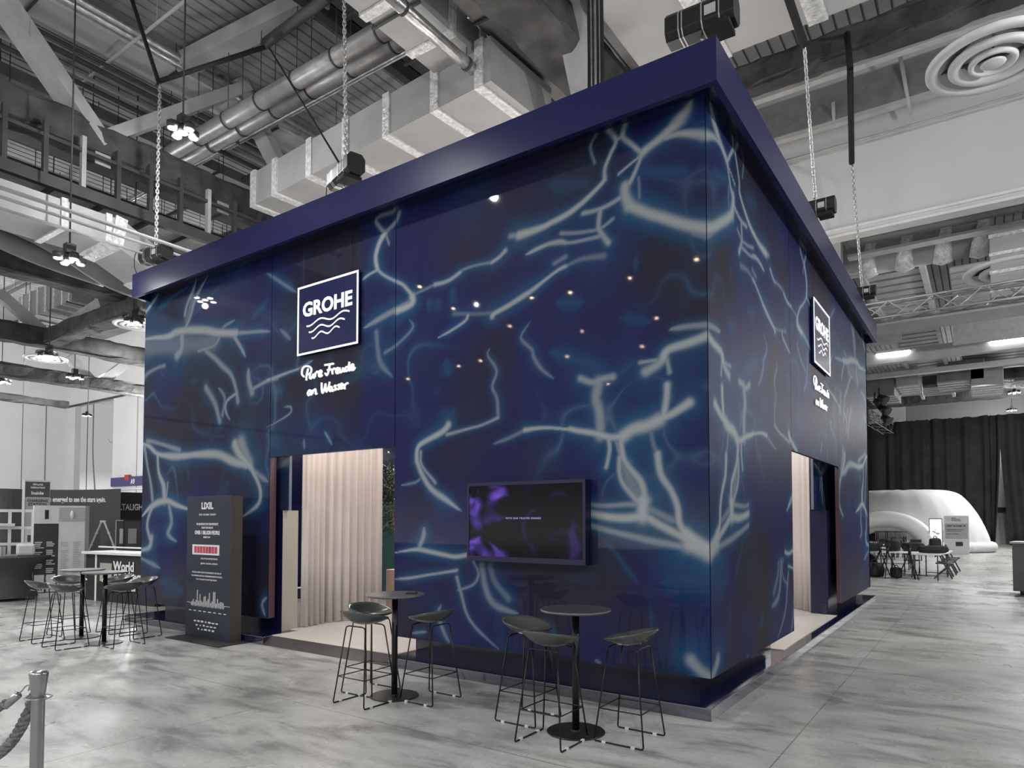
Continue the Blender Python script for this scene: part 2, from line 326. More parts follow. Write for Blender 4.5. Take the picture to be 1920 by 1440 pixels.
# ------------------------------------------------------------------ printed water-caustic artwork
# strokes traced on the front face: (core strength, width in metres, points in photo pixels). s = distance from booth corner, z = height
YW, XW = 6.0, -2.02
STR = [
 (.9,.10,'1297,190 1280,218 1250,250 1215,278 1203,289'),(.8,.05,'1250,258 1270,251 1297,250 1323,253'),(.8,.03,'1203,292 1180,310 1160,326'),
 (.8,.045,'1201,296 1194,315 1187,332 1180,345'),(.8,.055,'1170,236 1166,256 1182,272 1200,288'),(.8,.05,'1139,244 1154,262 1144,287 1134,313 1134,335'),(.7,.05,'1154,262 1166,256'),
 (.9,.05,'1134,336 1119,353 1090,380 1060,403 1030,420 1016,427 973,440'),(.5,.035,'985,437 957,442'),(.85,.085,'1172,349 1172,366 1181,387'),(.9,.07,'1181,387 1217,402 1252,411 1297,422 1324,426'),
 (.35,.02,'1197,335 1200,373'),(.7,.04,'1163,371 1134,387 1110,395 1094,398'),(.7,.045,'1126,393 1123,422 1126,433 1139,453'),(.5,.03,'1150,409 1126,427 1097,433 1052,438'),
 (.6,.03,'1123,442 1075,453 1030,460'),(.75,.035,'1060,455 1047,454 1007,467 985,478'),(.4,.03,'1117,251 1106,275 1114,304'),(.4,.03,'1300,435 1323,443'),
 (.15,.07,'1203,322 1297,320'),(.1,.09,'1030,349 1097,342'),(.05,.22,'1095,405 1120,450'),(.15,.04,'953,442 948,458 948,470'),
 (.75,.032,'948,468 937,480 922,491'),(.4,.03,'922,491 873,504 862,510'),(.75,.035,'862,510 838,526 815,534'),(.35,.025,'815,534 776,553'),(.9,.07,'774,556 773,570 744,584'),
 (.8,.035,'773,552 757,535 742,528 725,520 712,510 706,498'),(.9,.05,'708,506 705,481 712,454 722,436'),(.6,.035,'722,436 743,415 749,398'),(.6,.035,'722,436 705,415 715,404 736,398 743,391'),(.5,.02,'726,443 731,461'),
 (.75,.03,'706,508 691,516 679,525'),(.5,.06,'771,566 743,582 708,600 680,617'),(.3,.03,'768,600 774,617 743,648 722,662'),(.3,.05,'705,624 708,655 715,683 736,707'),
 (.7,.03,'500,714 528,704 559,693'),(.4,.03,'559,693 587,676'),(.3,.05,'500,513 556,548'),(.5,.025,'500,801 542,777 545,763 531,763'),(.3,.04,'524,617 545,638'),(.45,.03,'608,808 622,836'),(.35,.03,'569,822 571,843'),(.2,.03,'524,725 530,742'),
 (.8,.045,'1060,500 1044,509 1002,542 984,553 947,576 924,589 922,594'),(.35,.05,'1060,482 1038,496'),(.3,.04,'1044,509 1060,500 1090,485 1130,478'),(.25,.03,'922,587 882,587 851,587'),
 (.75,.03,'878,590 873,600 847,618 820,634'),(.15,.07,'799,572 803,571'),(.1,.05,'822,560 820,572'),(.12,.04,'847,545 849,565'),(.35,.04,'995,602 975,633 996,655 1000,669 1015,691 1038,709'),
 (.35,.035,'918,653 915,667 933,695 924,724 933,745 935,778'),(.6,.028,'935,782 904,796 873,804 838,813'),(.9,.05,'842,795 829,809 791,831 782,844 782,864'),(.8,.055,'782,864 791,889 807,915 835,935 864,958'),(.6,.03,'789,847 791,873 815,904'),
 (.4,.025,'787,898 778,904 753,909'),(.15,.03,'853,764 844,795'),(.1,.06,'835,673 844,707'),(.3,.03,'922,833 962,818 984,807'),(.85,.035,'984,807 1015,803 1060,804 1070,803'),
 (.9,.05,'1070,803 1109,811 1142,821 1167,819'),(.9,.08,'1167,819 1187,806 1214,799 1235,788'),(.9,.05,'1235,786 1255,778 1274,767 1292,756'),(.85,.045,'1243,782 1250,747 1252,724'),
 (.55,.075,'1124,819 1125,800 1123,769 1117,747 1123,716'),(.6,.045,'1088,709 1110,717 1128,711 1150,707'),(.9,.06,'1325,631 1297,642 1252,656 1243,673'),(.7,.07,'1243,673 1232,686 1212,698'),(.6,.03,'1201,680 1230,676'),(.6,.03,'1250,675 1256,700'),
 (.5,.05,'1252,618 1286,613 1324,611'),(.05,.2,'1290,660 1230,710 1190,700'),(.05,.16,'1100,700 1140,770 1160,790'),(.05,.16,'1290,730 1250,770'),(.15,.05,'1186,682 1154,707'),
 (.08,.07,'1043,569 1097,564'),(.1,.08,'1030,658 1090,676 1130,693'),(.1,.08,'1163,595 1221,604'),(.12,.07,'1187,494 1198,492'),
 (.75,.035,'1140,825 1142,844 1136,877'),(.5,.025,'1154,827 1159,846 1165,858'),(.85,.045,'1163,823 1165,844 1171,864 1187,885 1202,904 1208,928 1206,955'),(.75,.04,'1161,858 1161,885 1169,908 1187,930 1202,947'),(.4,.09,'1170,870 1182,902 1196,930'),
 (.95,.08,'1206,940 1206,968'),(.9,.055,'1206,969 1175,971 1138,967 1105,963'),(.5,.035,'1196,947 1179,946 1128,948 1105,946'),(.85,.045,'1213,970 1237,984 1274,1004 1300,1021'),(.4,.04,'1218,955 1260,975'),
 (.3,.03,'1218,797 1224,829 1233,850'),(.85,.04,'1233,850 1239,889 1259,922 1270,951 1272,978 1284,1000'),(.95,.07,'1284,1000 1303,1013 1327,1027'),(.9,.1,'1295,1021 1328,1035'),(.5,.04,'1105,986 1138,992 1206,1011 1255,1021 1299,1029'),
 (.12,.02,'1119,994 1152,1033 1177,1069 1196,1091'),(.6,.04,'796,988 794,1005 787,1022'),(.9,.04,'741,1035 781,1029 800,1032 827,1038 852,1043 875,1040'),(.75,.03,'741,1085 787,1080 856,1069'),
 (.5,.035,'856,1082 865,1116 877,1154 899,1185 934,1216'),(.4,.025,'887,1054 896,1076 887,1097 859,1107'),(.4,.06,'902,1060 909,1104 927,1135 971,1150'),(.25,.05,'918,1063 927,1094 952,1122'),
 (.4,.04,'827,1135 821,1154 834,1191 843,1207'),(.4,.03,'771,1188 802,1185'),(.15,.07,'1018,1160 1046,1191'),(.3,.03,'1115,1235 1127,1244'),(.1,.09,'1240,1094 1327,1091'),(.12,.09,'1217,1160 1225,1160'),
 (.6,.07,'1296,1238 1312,1255 1334,1271'),(.05,.16,'1300,1258 1330,1262'),
 (.75,.05,'266,596 281,576 297,551'),(.2,.05,'297,580 319,562 354,536'),(.6,.05,'368,522 361,547 350,573 346,591'),(.6,.05,'390,516 374,544 363,569 357,591 348,613'),(.3,.1,'362,560 350,600'),(.15,.045,'363,589 403,547 414,536'),
 (.85,.09,'264,637 314,631 334,622 381,619 408,624 443,624'),(.5,.06,'443,624 508,622'),(.3,.22,'270,650 320,648 380,645 400,640'),(.65,.09,'341,633 341,653 332,667'),(.5,.05,'414,624 403,647 372,658'),(.4,.05,'441,600 419,613 414,627'),(.2,.04,'408,607 399,620'),
 (.6,.05,'437,627 452,651 461,671'),(.5,.06,'386,658 414,682 432,702 441,724 446,753'),(.5,.08,'466,691 466,713 472,736'),(.5,.04,'474,729 497,716 520,709'),(.45,.05,'268,722 274,704 294,691 308,687'),(.05,.25,'300,690 340,672'),
 (.45,.07,'386,727 403,758 412,791'),(.35,.05,'408,727 421,747 417,780'),(.6,.04,'441,738 426,751 423,769 432,789'),(.08,.13,'363,706 364,722'),(.08,.1,'385,745 400,760'),(.1,.06,'505,560 470,600'),
 (.85,.08,'259,827 278,836 296,852 334,855 373,852 407,852 434,863 462,874'),(.5,.05,'276,827 301,833 337,844'),(.55,.05,'271,836 276,872 283,905 286,936'),(.8,.08,'296,855 298,886 307,911 309,938'),(.6,.03,'315,905 312,938'),
 (.85,.07,'265,969 284,949 309,938 332,947 362,958'),(.7,.05,'290,945 282,960 276,986 282,1011'),(.7,.07,'257,1033 279,1027 284,1008'),(.4,.05,'257,1044 301,1066'),(.5,.06,'318,949 321,980 315,1002 332,1016'),
 (.85,.09,'440,833 451,855 471,877'),(.8,.07,'471,877 487,913 484,944 454,969'),(.55,.14,'451,830 468,868'),(.45,.07,'471,877 503,905'),(.65,.04,'501,1119 491,1133 498,1158'),(.1,.05,'458,1107 463,1106'),(.12,.03,'352,877 354,902'),
 (.06,.1,'300,1090 345,1110'),(.06,.12,'660,700 720,660'),(.05,.15,'430,900 400,960'),(.08,.1,'620,860 700,840'),
]
def _seg():
    out = []
    for a, wd, ps in STR:
        P = []
        for t in ps.split():
            x, y = map(float, t.split(',')); q = ay(x, y, YW); P.append(Vector((XW - q.x, q.z, 0)))
        P = smooth_line(P, 4)
        out.append([a, wd, [(p.x, p.y) for p in P], [1.0, 1.0]])
    for i, q in enumerate(out):                      # free ends taper, ends that meet another line stay full
        for e, k in ((q[2][0], 0), (q[2][-1], 1)):
            dm = min(min(math.hypot(e[0] - v[0], e[1] - v[1]) for v in o_[2]) for j, o_ in enumerate(out) if j != i)
            q[3][k] = 1.12 if dm < .16 or e[0] < .05 else .12
    return out
SEGS = _seg()
_rs = np.random.RandomState(4)
def vnoise(x, y, f, seed):
    g = np.random.RandomState(seed).rand(64, 64); X = x * f + 100; Y = y * f + 100
    xi = np.floor(X).astype(int); yi = np.floor(Y).astype(int); fx = X - xi; fy = Y - yi; fx = fx * fx * (3 - 2 * fx); fy = fy * fy * (3 - 2 * fy)
    q = lambda i, j: g[i % 64, j % 64]
    return (q(xi, yi) * (1 - fx) + q(xi + 1, yi) * fx) * (1 - fy) + (q(xi, yi + 1) * (1 - fx) + q(xi + 1, yi + 1) * fx) * fy
C_DARK = np.array((.020, .018, .036)); C_NAVY = np.array((.013, .015, .080)); C_BLUE = np.array((.012, .090, .195)); C_CORE = np.array((.37, .39, .39))
def art(s, z):
    n1 = vnoise(s, z, 0.75, 1) * .65 + vnoise(s, z, 1.7, 2) * .35; n2 = vnoise(s * 1.1, z * 0.8, 1.3, 5)
    k = np.clip((n1 - .42) * 4.0, 0, 1)[..., None]; col = C_DARK * (1 - k) + C_NAVY * k
    rg = np.exp(-np.abs(vnoise(s, z, 1.5, 21) * .6 + vnoise(s, z, 3.1, 22) * .4 - .5) * 26) * np.clip(vnoise(s, z, .8, 23) * 2.2 - .9, 0, 1)
    halo = np.clip((vnoise(s, z, 1.1, 9) - .62) * 1.3, 0, 1) * .4 + rg * .6; core = rg ** 3 * .16
    wob = (vnoise(s, z, 3, 11) - .5) * .025; wob2 = (vnoise(s, z, 3, 13) - .5) * .025
    S2 = s + wob; Z2 = z + wob2
    WM = .62 + .85 * vnoise(s, z, 1.9, 31); HM = .7 + .9 * vnoise(s, z, .9, 33)
    for a, wd, P, EN in SEGS:
        R = wd * 4.2
        xs = [p[0] for p in P]; zs = [p[1] for p in P]
        msk = (S2 > min(xs) - R) & (S2 < max(xs) + R) & (Z2 > min(zs) - R) & (Z2 < max(zs) + R)
        if not msk.any(): continue
        a_, b_ = S2[msk], Z2[msk]; d2 = np.full(a_.shape, 1e9); n_ = len(P) - 1
        for i in range(len(P) - 1):
            x0, y0 = P[i]; x1, y1 = P[i + 1]; dx, dy = x1 - x0, y1 - y0; L = dx * dx + dy * dy + 1e-9
            t = np.clip(((a_ - x0) * dx + (b_ - y0) * dy) / L, 0, 1)
            u = (i + t) / n_; tp = 1 - (1 - EN[0]) * np.clip(1 - u / .3, 0, 1) ** 1.3 - (1 - EN[1]) * np.clip(1 - (1 - u) / .3, 0, 1) ** 1.3
            d2 = np.minimum(d2, ((a_ - x0 - t * dx) ** 2 + (b_ - y0 - t * dy) ** 2) / tp ** 2)
        d = np.sqrt(d2) / WM[msk]
        c = np.exp(-(d / (wd * .60)) ** 2.8) * a * (a > .2); h = np.exp(-(d / (HM[msk] * wd * (1.6 if a > .2 else 1.1))) ** 1.7) * (min(.95, .4 + a * .55) if a > .2 else .25 + a * 2)
        core[msk] = np.maximum(core[msk], c); halo[msk] = np.maximum(halo[msk], h)
    halo = np.clip(halo, 0, 1)
    halo = (halo * (.75 + .5 * n2))[..., None].clip(0, 1); core = core[..., None]
    col = col * (1 - halo) + C_BLUE * halo
    return col * (1 - core) + C_CORE * core
def print_material(coat=True):
    m = bpy.data.materials.new('printed_panel'); m.use_nodes = True; n, l = nodes(m); b = n['Principled BSDF']
    a = n.new('ShaderNodeVertexColor'); a.layer_name = 'print'; l.new(a.outputs[0], b.inputs['Base Color'])
    b.inputs['Roughness'].default_value = 0.5; b.inputs['Specular IOR Level'].default_value = 0.06
    b.inputs['Coat Weight'].default_value = 0.36 if coat else 0.0; b.inputs['Coat Roughness'].default_value = 0.03; b.inputs['Coat IOR'].default_value = 1.5
    return m
M_PRINT = print_material(); M_PRINTM = print_material(False)
def panel(name, face, s0, s1, z0, z1, parent, th=0.05, plane=None, flip=None, side=(.008, .009, .04), step=0.016):
    """printed board: front grid carries the artwork, the other faces are plain. face 'F' = front (plane y), 'R' = right side (plane x)"""
    nx = max(2, int((s1 - s0) / step)); nz = max(2, int((z1 - z0) / step))
    s, z = np.meshgrid(np.linspace(s0, s1, nx), np.linspace(z0, z1, nz)); col = art(s if flip is None else flip - s, z)
    v = np.zeros((nz * nx, 3)); sf, zf = s.ravel(), z.ravel()
    pf = YW if face == 'F' else XW
    if plane is not None: pf = plane
    if face == 'F': v[:, 0] = XW - sf; v[:, 1] = pf; v[:, 2] = zf
    else: v[:, 0] = pf; v[:, 1] = YW + sf; v[:, 2] = zf
    i = np.arange(nz * nx).reshape(nz, nx); q = np.stack([i[:-1, :-1], i[:-1, 1:], i[1:, 1:], i[1:, :-1]], -1).reshape(-1, 4)
    if face == 'F': q = q[:, ::-1]
    b = MB(); e = 0.0005
    if face == 'F': b.box(XW - s1, XW - s0, pf + e, pf + th, z0, z1)
    else: b.box(pf - th, pf - e, YW + s0, YW + s1, z0, z1)
    V = np.vstack([v, np.array(b.v)]); Fs = q.tolist() + [[k + nz * nx for k in f] for f in b.f]
    C = np.ones((len(V), 4), dtype=np.float32); C[:nz * nx, :3] = col.reshape(-1, 3); C[nz * nx:, :3] = side
    me = bpy.data.meshes.new(name); me.from_pydata(V.tolist(), [], Fs); me.update()
    ca = me.color_attributes.new('print', 'FLOAT_COLOR', 'POINT'); ca.data.foreach_set('color', C.ravel())
    me.materials.append(M_PRINT if face == 'F' else M_PRINTM)
    o = bpy.data.objects.new(name, me); COL.objects.link(o); o.parent = parent
    return o

# ------------------------------------------------------------------ the booth
booth = thing('exhibition_booth', 'huge blue exhibition booth printed with glowing water ripples under a flat navy fascia', 'exhibition booth')
XL, YB = -12.0, 16.2
SL, SR = XW - XL, YB - YW
for a, b, z0, z1 in ((0.006, 3.905, .29, 5.6), (3.915, 6.39, 2.60, 5.6), (6.40, SL, .29, 5.6)):
    panel('wall_panel', 'F', a, b, z0, z1, booth)
for a, b, z0, z1 in ((0.006, 3.19, .29, 5.6), (3.20, 6.60, 2.60, 5.6), (6.61, SR, .29, 5.6)):
    panel('wall_panel', 'R', a, b, z0, z1, booth, step=0.02)
MB().box(XL, XW, YB - .1, YB, .29, 5.6).box(XL, XL + .1, YW + .13, YB, .29, 5.6).ob('rear_wall', M_NAVY, booth)
# flat roof fascia: a deep ring with a soffit
f = MB(); x0, x1, y0, y1 = -11.87, -1.82, 5.70, 16.27; zb, zt = 5.49, 5.885
f.box(x0, x1, y0, y0 + .06, zb, zt).box(x0, x1, y1 - .06, y1, zb, zt).box(x0, x0 + .06, y0 + .06, y1 - .06, zb, zt).box(x1 - .06, x1, y0 + .06, y1 - .06, zb, zt)
f.ob('roof_fascia', M_CAP, booth)
MB().box(x0 + .06, x1 - .06, y0 + .06, y0 + .7, 5.60, 5.66).box(x0 + .06, x1 - .06, y1 - .7, y1 - .06, 5.60, 5.66).box(x0 + .06, x0 + .7, y0 + .7, y1 - .7, 5.60, 5.66).box(x1 - .7, x1 - .06, y0 + .7, y1 - .7, 5.60, 5.66).ob('soffit', M_NAVY, booth)
# platform and recessed plinth
f = MB(); PX1 = -1.925
f.box(-11.9, -8.1, 5.70, 16.2, 0, .108).box(-5.72, PX1, 5.70, 16.2, 0, .108).box(-8.1, -5.72, 5.84, 16.2, 0, .108)
f.ob('platform', M_PLAT, booth, bevel=0.004)
for q in ((-11.9, -8.1, 5.694, 5.70), (-5.72, -1.92, 5.694, 5.70), (-1.925, -1.918, 5.70, 16.2)): MB().box(*q, .10, .1085).ob('edge_strip', mat('edge_alu', (0.25, 0.25, 0.32), 0.3, 0.7), booth)
for q in ((-11.55, -8.42, 6.2, 6.3), (-5.75, -2.2, 6.2, 6.3), (-2.3, -2.2, 6.3, 8.75), (-2.3, -2.2, 12.42, 15.5), (-11.55, -11.45, 6.3, 15.4), (-11.5, -2.3, 15.4, 15.5)): MB().box(*q, .108, .30).ob('plinth', M_NAVY, booth)
# entrance ramp and pale inner floor
MB().add([(-8.1, 5.70, 0.001), (-5.72, 5.70, 0.001), (-5.72, 5.84, .108), (-8.1, 5.84, .108)], [(0, 1, 2, 3)]).ob('entrance_ramp', mat('ramp_bronze', (0.13, 0.11, 0.11), 0.2, 0.5), booth)
MB().box(-8.1, -5.74, 5.84, 6.3, .108, .116).box(-11.4, -2.32, 6.3, 15.3, .108, .116).box(-2.32, -2.05, 8.76, 12.42, .108, .116).ob('inner_floor', M_IFLOOR, booth)
# jambs of the two entrances
MB().box(-8.412, -8.40, 6.0, 6.10, .30, 2.60).ob('entrance_jamb', M_JAMB, booth)
MB().box(-2.08, -2.02, 12.6, 12.612, .30, 2.60).ob('entrance_jamb', M_JAMB, booth)
# inner partitions
q1, q2 = ay(509, 1000, 6.16), ay(531, 957, 6.16); yk = ax(557, 1100, q2.x).y
MB().box(q1.x, q2.x, 6.16, yk, .108, q2.z).ob('inner_partition', M_NAVY, booth)
MB().box(q2.x, q2.x + .012, 6.155, yk, .108, q2.z).ob('partition_cheek', M_BEIGE, booth)
MB().box(-11.4, -5.6, 10.35, 10.45, .12, 2.02).ob('teal_screen', M_TEAL, booth)
MB().box(-2.46, -2.19, 12.45, 13.3, .108, 1.86).ob('inner_partition', mat('partition_slate', (.022, .022, .055), .3), booth)
# small printed boards above the inner partitions
k1, k2 = ay(512, 900, 6.20).x, ay(543, 900, 6.20).x
panel('glass_board', 'F', XW - k2, XW - k1, q2.z + .0, 2.70, booth, plane=6.20, th=.03, flip=13.45)
panel('glass_board', 'R', ax(1525, 900, -2.3).y - 6, ax(1571, 900, -2.3).y - 6, 1.87, 2.75, booth, plane=-2.3, th=.03, flip=7.55)
MB().box(k2, k2 + .012, 6.19, 6.23, q2.z, 2.7).ob('board_frame', mat('pale_frame', (.12, .16, .2), .4), booth)
MB().box(-2.33, -2.29, ax(1524, 900, -2.3).y - .015, ax(1524, 900, -2.3).y, 1.87, 2.75).ob('board_frame', mat('pale_frame', (.12, .16, .2), .4), booth)

def curtain_mesh(pts, z0, z1, amp=0.035, wave=0.16, th=0.004, seed=1, ragged=0.0):
    rnd = random.Random(seed); pts = [Vector((p[0], p[1], 0)) for p in pts]; out = []; L = 0
    for a, b in zip(pts, pts[1:]):
        d = (b - a); n = max(2, int(d.length / (wave / 8))); nn = Vector((-d.y, d.x, 0)).normalized()
        for i in range(n):
            t = i / n; Ls = L + d.length * t
            ph = Ls / wave * 2 * math.pi + 1.3 * math.sin(Ls * 2.1 + seed) + .8 * math.sin(Ls * 5.3)
            out.append((a + d * t, nn, math.sin(ph) + .35 * math.sin(2.1 * ph + 1)))
        L += d.length
    zs = [z0, z0 + (z1 - z0) * .3, z0 + (z1 - z0) * .7, z1]; vs = []; m = len(out)
    for k, z in enumerate(zs):
        for p, nn, q in out:
            am = amp * (1.15, 1.0, .85, .7)[k]
            vs.append((p.x + nn.x * q * am, p.y + nn.y * q * am, z + (ragged * rnd.uniform(-1, 1) if k == 3 else 0)))
    fs = [(k * m + i, k * m + i + 1, (k + 1) * m + i + 1, (k + 1) * m + i) for k in range(len(zs) - 1) for i in range(m - 1)]
    return MB().add(vs, fs, True)
def curtain(name, label, mb, m, th=0.006):
    o = mb.ob(name, m); sd = o.modifiers.new('cloth', 'SOLIDIFY'); sd.thickness = th
    return tag(o, label, 'curtain', kind='thing')
curtain('curtain', 'white floor-length curtain inside the front entrance of the blue booth', curtain_mesh([(-8.30, 6.50), (-8.38, 7.0), (-8.22, 7.5), (-8.06, 7.90)], .125, 3.3, .035, .125), M_CURT)
curtain('curtain', 'white curtain inside the side entrance of the blue booth, beside the navy partition', curtain_mesh([(-2.47, 12.60), (-2.84, 12.97), (-3.5, 13.4)], .125, 3.3, .03, .16, seed=3), M_CURT)
pb = ay(731, 1100, 8.6)
tag(MB().box(pb.x - .10, pb.x + .6, 8.6, 9.1, .116, ay(731, 1068, 8.6).z).ob('display_plinth', M_PINK, bevel=.01), 'blush pink display block behind the booth entrance beside the tree', 'plinth', kind='thing')
# tree with small leaves
tree = thing('indoor_tree', 'small-leaved green tree seen through the right edge of the booth entrance', 'tree', (ay(740, 900, 9.6).x, 9.6, .116))
b = MB(); rnd = random.Random(3)
b.tube(smooth_line([(0, 0, 0), (.05, .03, .9), (-.03, 0, 1.7), (.1, .05, 2.5)]), .03, 8)
tips = []
for k in range(46):
    z = rnd.uniform(1.5, 2.5); a = rnd.uniform(0, 6.28); r = rnd.uniform(.3, .85); e = Vector((r * math.cos(a), r * math.sin(a), z + rnd.uniform(-.35, .6)))
    p0 = Vector((0, 0, z)); b.tube([p0, p0.lerp(e, .5) + Vector((0, 0, .06)), e], [.010, .007, .003], 5, caps=False); tips.append((p0, e))
b.ob('trunk', M_TWIG, tree)
b = MB()
for k in range(5200):
    p0, e = rnd.choice(tips); c = p0.lerp(e, rnd.uniform(.35, 1.1)) + Vector([rnd.gauss(0, .10) for _ in range(3)])
    d = Vector([rnd.uniform(-1, 1) for _ in range(3)]).normalized(); s_ = d.cross(Vector((.3, .5, 1))).normalized() * .012; d = d * .032
    b.add([c - d, c + s_, c + d, c - s_], [(0, 1, 2, 3)])
b.ob('foliage', M_LEAF, tree)
# warm light inside the booth
for x, y in ((-9.5, 8.6), (-6.6, 8.8), (-4.0, 8.8), (-9.5, 12.8), (-6.5, 12.8), (-3.9, 12.8)):
    lamp('booth_ceiling_light', (x, y, 4.3), 62, .3, (1, .95, .9))
lamp('entrance_fill_light', (-7.0, 6.5, 3.4), 55, .25, (1, .85, .75))
lamp('entrance_fill_light', (-2.6, 10.2, 3.4), 40, .25, (1, .9, .85))

# ------------------------------------------------------------------ logo signs and slogan lettering
def wavy(zc, x0, x1, amp, w):
    pts = [(x0 + (x1 - x0) * t / 24, zc + amp * math.sin(-1.9 + 10.0 * t / 24) * (.6 + .4 * math.sin(t / 24 * 3.14)) + .10 * (t / 24 - .5) * amp) for t in range(25)]
    return pts
def logo(name, label, origin, right):
    W_, H_ = 1.215, .952
    t = thing(name, label, 'sign', (0, 0, 0)); M0 = face_mtx(origin, right)
    def put(mb, nm, m): o = mb.ob(nm, m, t); o.matrix_local = M0; return o
    put(MB().box(-W_ / 2, W_ / 2, 0, H_, -.03, 0), 'board', mat('logo_blue', (.008, .012, .075), .25, var=.05, scale=1))
    e = .026; fr = MB().box(-W_ / 2, W_ / 2, 0, e, 0, .008).box(-W_ / 2, W_ / 2, H_ - e, H_, 0, .008).box(-W_ / 2, -W_ / 2 + e, e, H_ - e, 0, .008).box(W_ / 2 - e, W_ / 2, e, H_ - e, 0, .008)
    put(fr, 'border', M_PRINTW)
    text_mesh('lettering', 'GROHE', .26, M_PRINTW, M0 @ Matrix.Translation((0, .515, .004)), t, bold=.034, width=.99, height=.205, align='CENTER')
    for k, (zc, hw, off) in enumerate(((.425, .43, .02), (.335, .36, .0), (.245, .28, -.02))):
        w_ = MB(); P = []
        for j in range(41):
            u = j / 40; x = off - hw + 2 * hw * u; y = zc + .028 * math.sin(2 * math.pi * (u * 1.9 + .62)) + .04 * (u - .5)
            P.append((x, y))
        vs = []; 
        for j, (x, y) in enumerate(P): vs += [(x, y - .011, .008), (x, y + .011, .008)]
        w_.add(vs, [(2 * j, 2 * j + 2, 2 * j + 3, 2 * j + 1) for j in range(40)])
        put(w_, 'wave_line', M_PRINTW)
    c = MB().tube([(-W_ / 2 + .1, H_, -.015), (-W_ / 2 + .1, H_ + .6, -.015)], .003, 6).tube([(W_ / 2 - .18, H_, -.015), (W_ / 2 - .18, H_ + .7, -.015)], .003, 6)
    put(c, 'hanging_wire', M_STEELD)
    return t
logo('logo_sign', 'dark blue square logo sign reading GROHE over the front entrance', (-7.15, 5.95, 3.962), (1, 0, 0))
logo('logo_sign', 'dark blue square logo sign reading GROHE on the narrow side face of the booth', (-1.97, 11.06, 3.975), (0, 1, 0))
SL_ = """155,1165 135,1140 140,1090 165,1065 200,1065 225,1085 222,1120 200,1140 180,1145|195,1085 180,1150 178,1200|215,1135 210,1175 225,1180 245,1140|245,1135 243,1170 255,1175|265,1125 262,1168|265,1135 280,1115 290,1120|300,1145 320,1130 325,1110 310,1105 298,1130 300,1160 320,1160 330,1145|355,1052 400,1045 440,1038|402,1050 392,1110 375,1150 358,1130|380,1100 420,1093|425,1090 430,1140|428,1105 445,1085 458,1092|465,1115 485,1100 488,1085 474,1080 462,1105 468,1130 485,1128 497,1110|500,1075 500,1115 515,1120 532,1080|532,1075 532,1110 545,1112|580,1075 562,1070 552,1095 562,1112 580,1095|593,1020 585,1080 590,1105 605,1095|608,1085 630,1070 632,1050 618,1045 606,1075 615,1100 635,1095 648,1072|220,1300 205,1295 190,1325 200,1345 215,1325|222,1298 218,1335 228,1335|240,1290 238,1330|240,1305 262,1285 268,1300 268,1330 280,1325|325,1222 326,1290 335,1322 355,1270 362,1232 365,1290 374,1308 395,1250 402,1212|425,1265 408,1262 398,1285 408,1305 422,1285|425,1262 425,1300 435,1300|462,1248 448,1255 462,1275 455,1292 438,1290|495,1240 482,1247 496,1265 488,1285 470,1282|505,1265 525,1250 527,1235 513,1232 502,1258 510,1280 530,1272|545,1235 548,1285|547,1250 562,1232 580,1225"""
def slogan(label, side):
    mb = MB(); rr = .010 if side else .0145
    for st in SL_.split('|'):
        P = []
        for t in st.split():
            x, y = map(float, t.split(',')); q = ay(540 + x / 5.143, 480 + y / 5.143, 5.985); P.append(q)
        if side:
            P = [Vector((-2.005, 6 + (4.50 + (p.x + 7.77) * 1.09), 3.86 + (p.z - 3.86) * 1.0)) for p in P]
        mb.tube(smooth_line(P, 4), rr, 6)
    o = mb.ob('slogan_lettering', M_PRINTW); return tag(o, label, 'lettering', kind='thing')
slogan('white handwritten lettering Pure Freude an Wasser below the front logo sign', False)
slogan('white handwritten lettering Pure Freude an Wasser on the narrow side face', True)

# ------------------------------------------------------------------ wall television
def screen_material():
    m = bpy.data.materials.new('screen_picture'); m.use_nodes = True; n, l = nodes(m); b = n['Principled BSDF']
    b.inputs['Base Color'].default_value = (.002, .002, .004, 1); b.inputs['Roughness'].default_value = .12; b.inputs['Specular IOR Level'].default_value = .2
    tc = n.new('ShaderNodeTexCoord'); sp = n.new('ShaderNodeSeparateXYZ'); l.new(tc.outputs['Object'], sp.inputs[0])
    no = n.new('ShaderNodeTexNoise'); no.inputs['Scale'].default_value = 2.6; no.inputs['Detail'].default_value = 1.5; no.inputs['Distortion'].default_value = 1.2; l.new(tc.outputs['Object'], no.inputs['Vector'])
    r = n.new('ShaderNodeValToRGB'); l.new(no.outputs['Fac'], r.inputs[0]); e = r.color_ramp.elements
    e[0].position = .50; e[0].color = (0, 0, .001, 1); e[1].position = .72; e[1].color = (.14, .06, .45, 1); x = e.new(.58); x.color = (.018, .010, .09, 1)
    mr = n.new('ShaderNodeMapRange'); mr.inputs['From Min'].default_value = -.62; mr.inputs['From Max'].default_value = .15; mr.inputs['To Min'].default_value = 1.0; mr.inputs['To Max'].default_value = .10
    l.new(sp.outputs[0], mr.inputs['Value'])
    mu = n.new('ShaderNodeMath'); mu.operation = 'MULTIPLY'; mu.inputs[1].default_value = 1.0; l.new(mr.outputs[0], mu.inputs[0])
    l.new(r.outputs[0], b.inputs['Emission Color']); l.new(mu.outputs[0], b.inputs['Emission Strength'])
    return m
tv = thing('television', 'large black television with a dim purple picture mounted on the front of the booth', 'television', (-3.95, 5.88, 1.255))
MB().box(-.74, .74, .0, .11, 0, .85).ob('casing', mat('tv_casing', (.008, .010, .035), .3), tv, bevel=.006)
MB().box(-.74, .74, -.012, 0, 0, .055).box(-.74, .74, -.012, 0, .815, .85).box(-.74, -.71, -.012, 0, .055, .815).box(.71, .74, -.012, 0, .055, .815).ob('bezel', mat('tv_bezel', (.009, .011, .045), .3), tv)
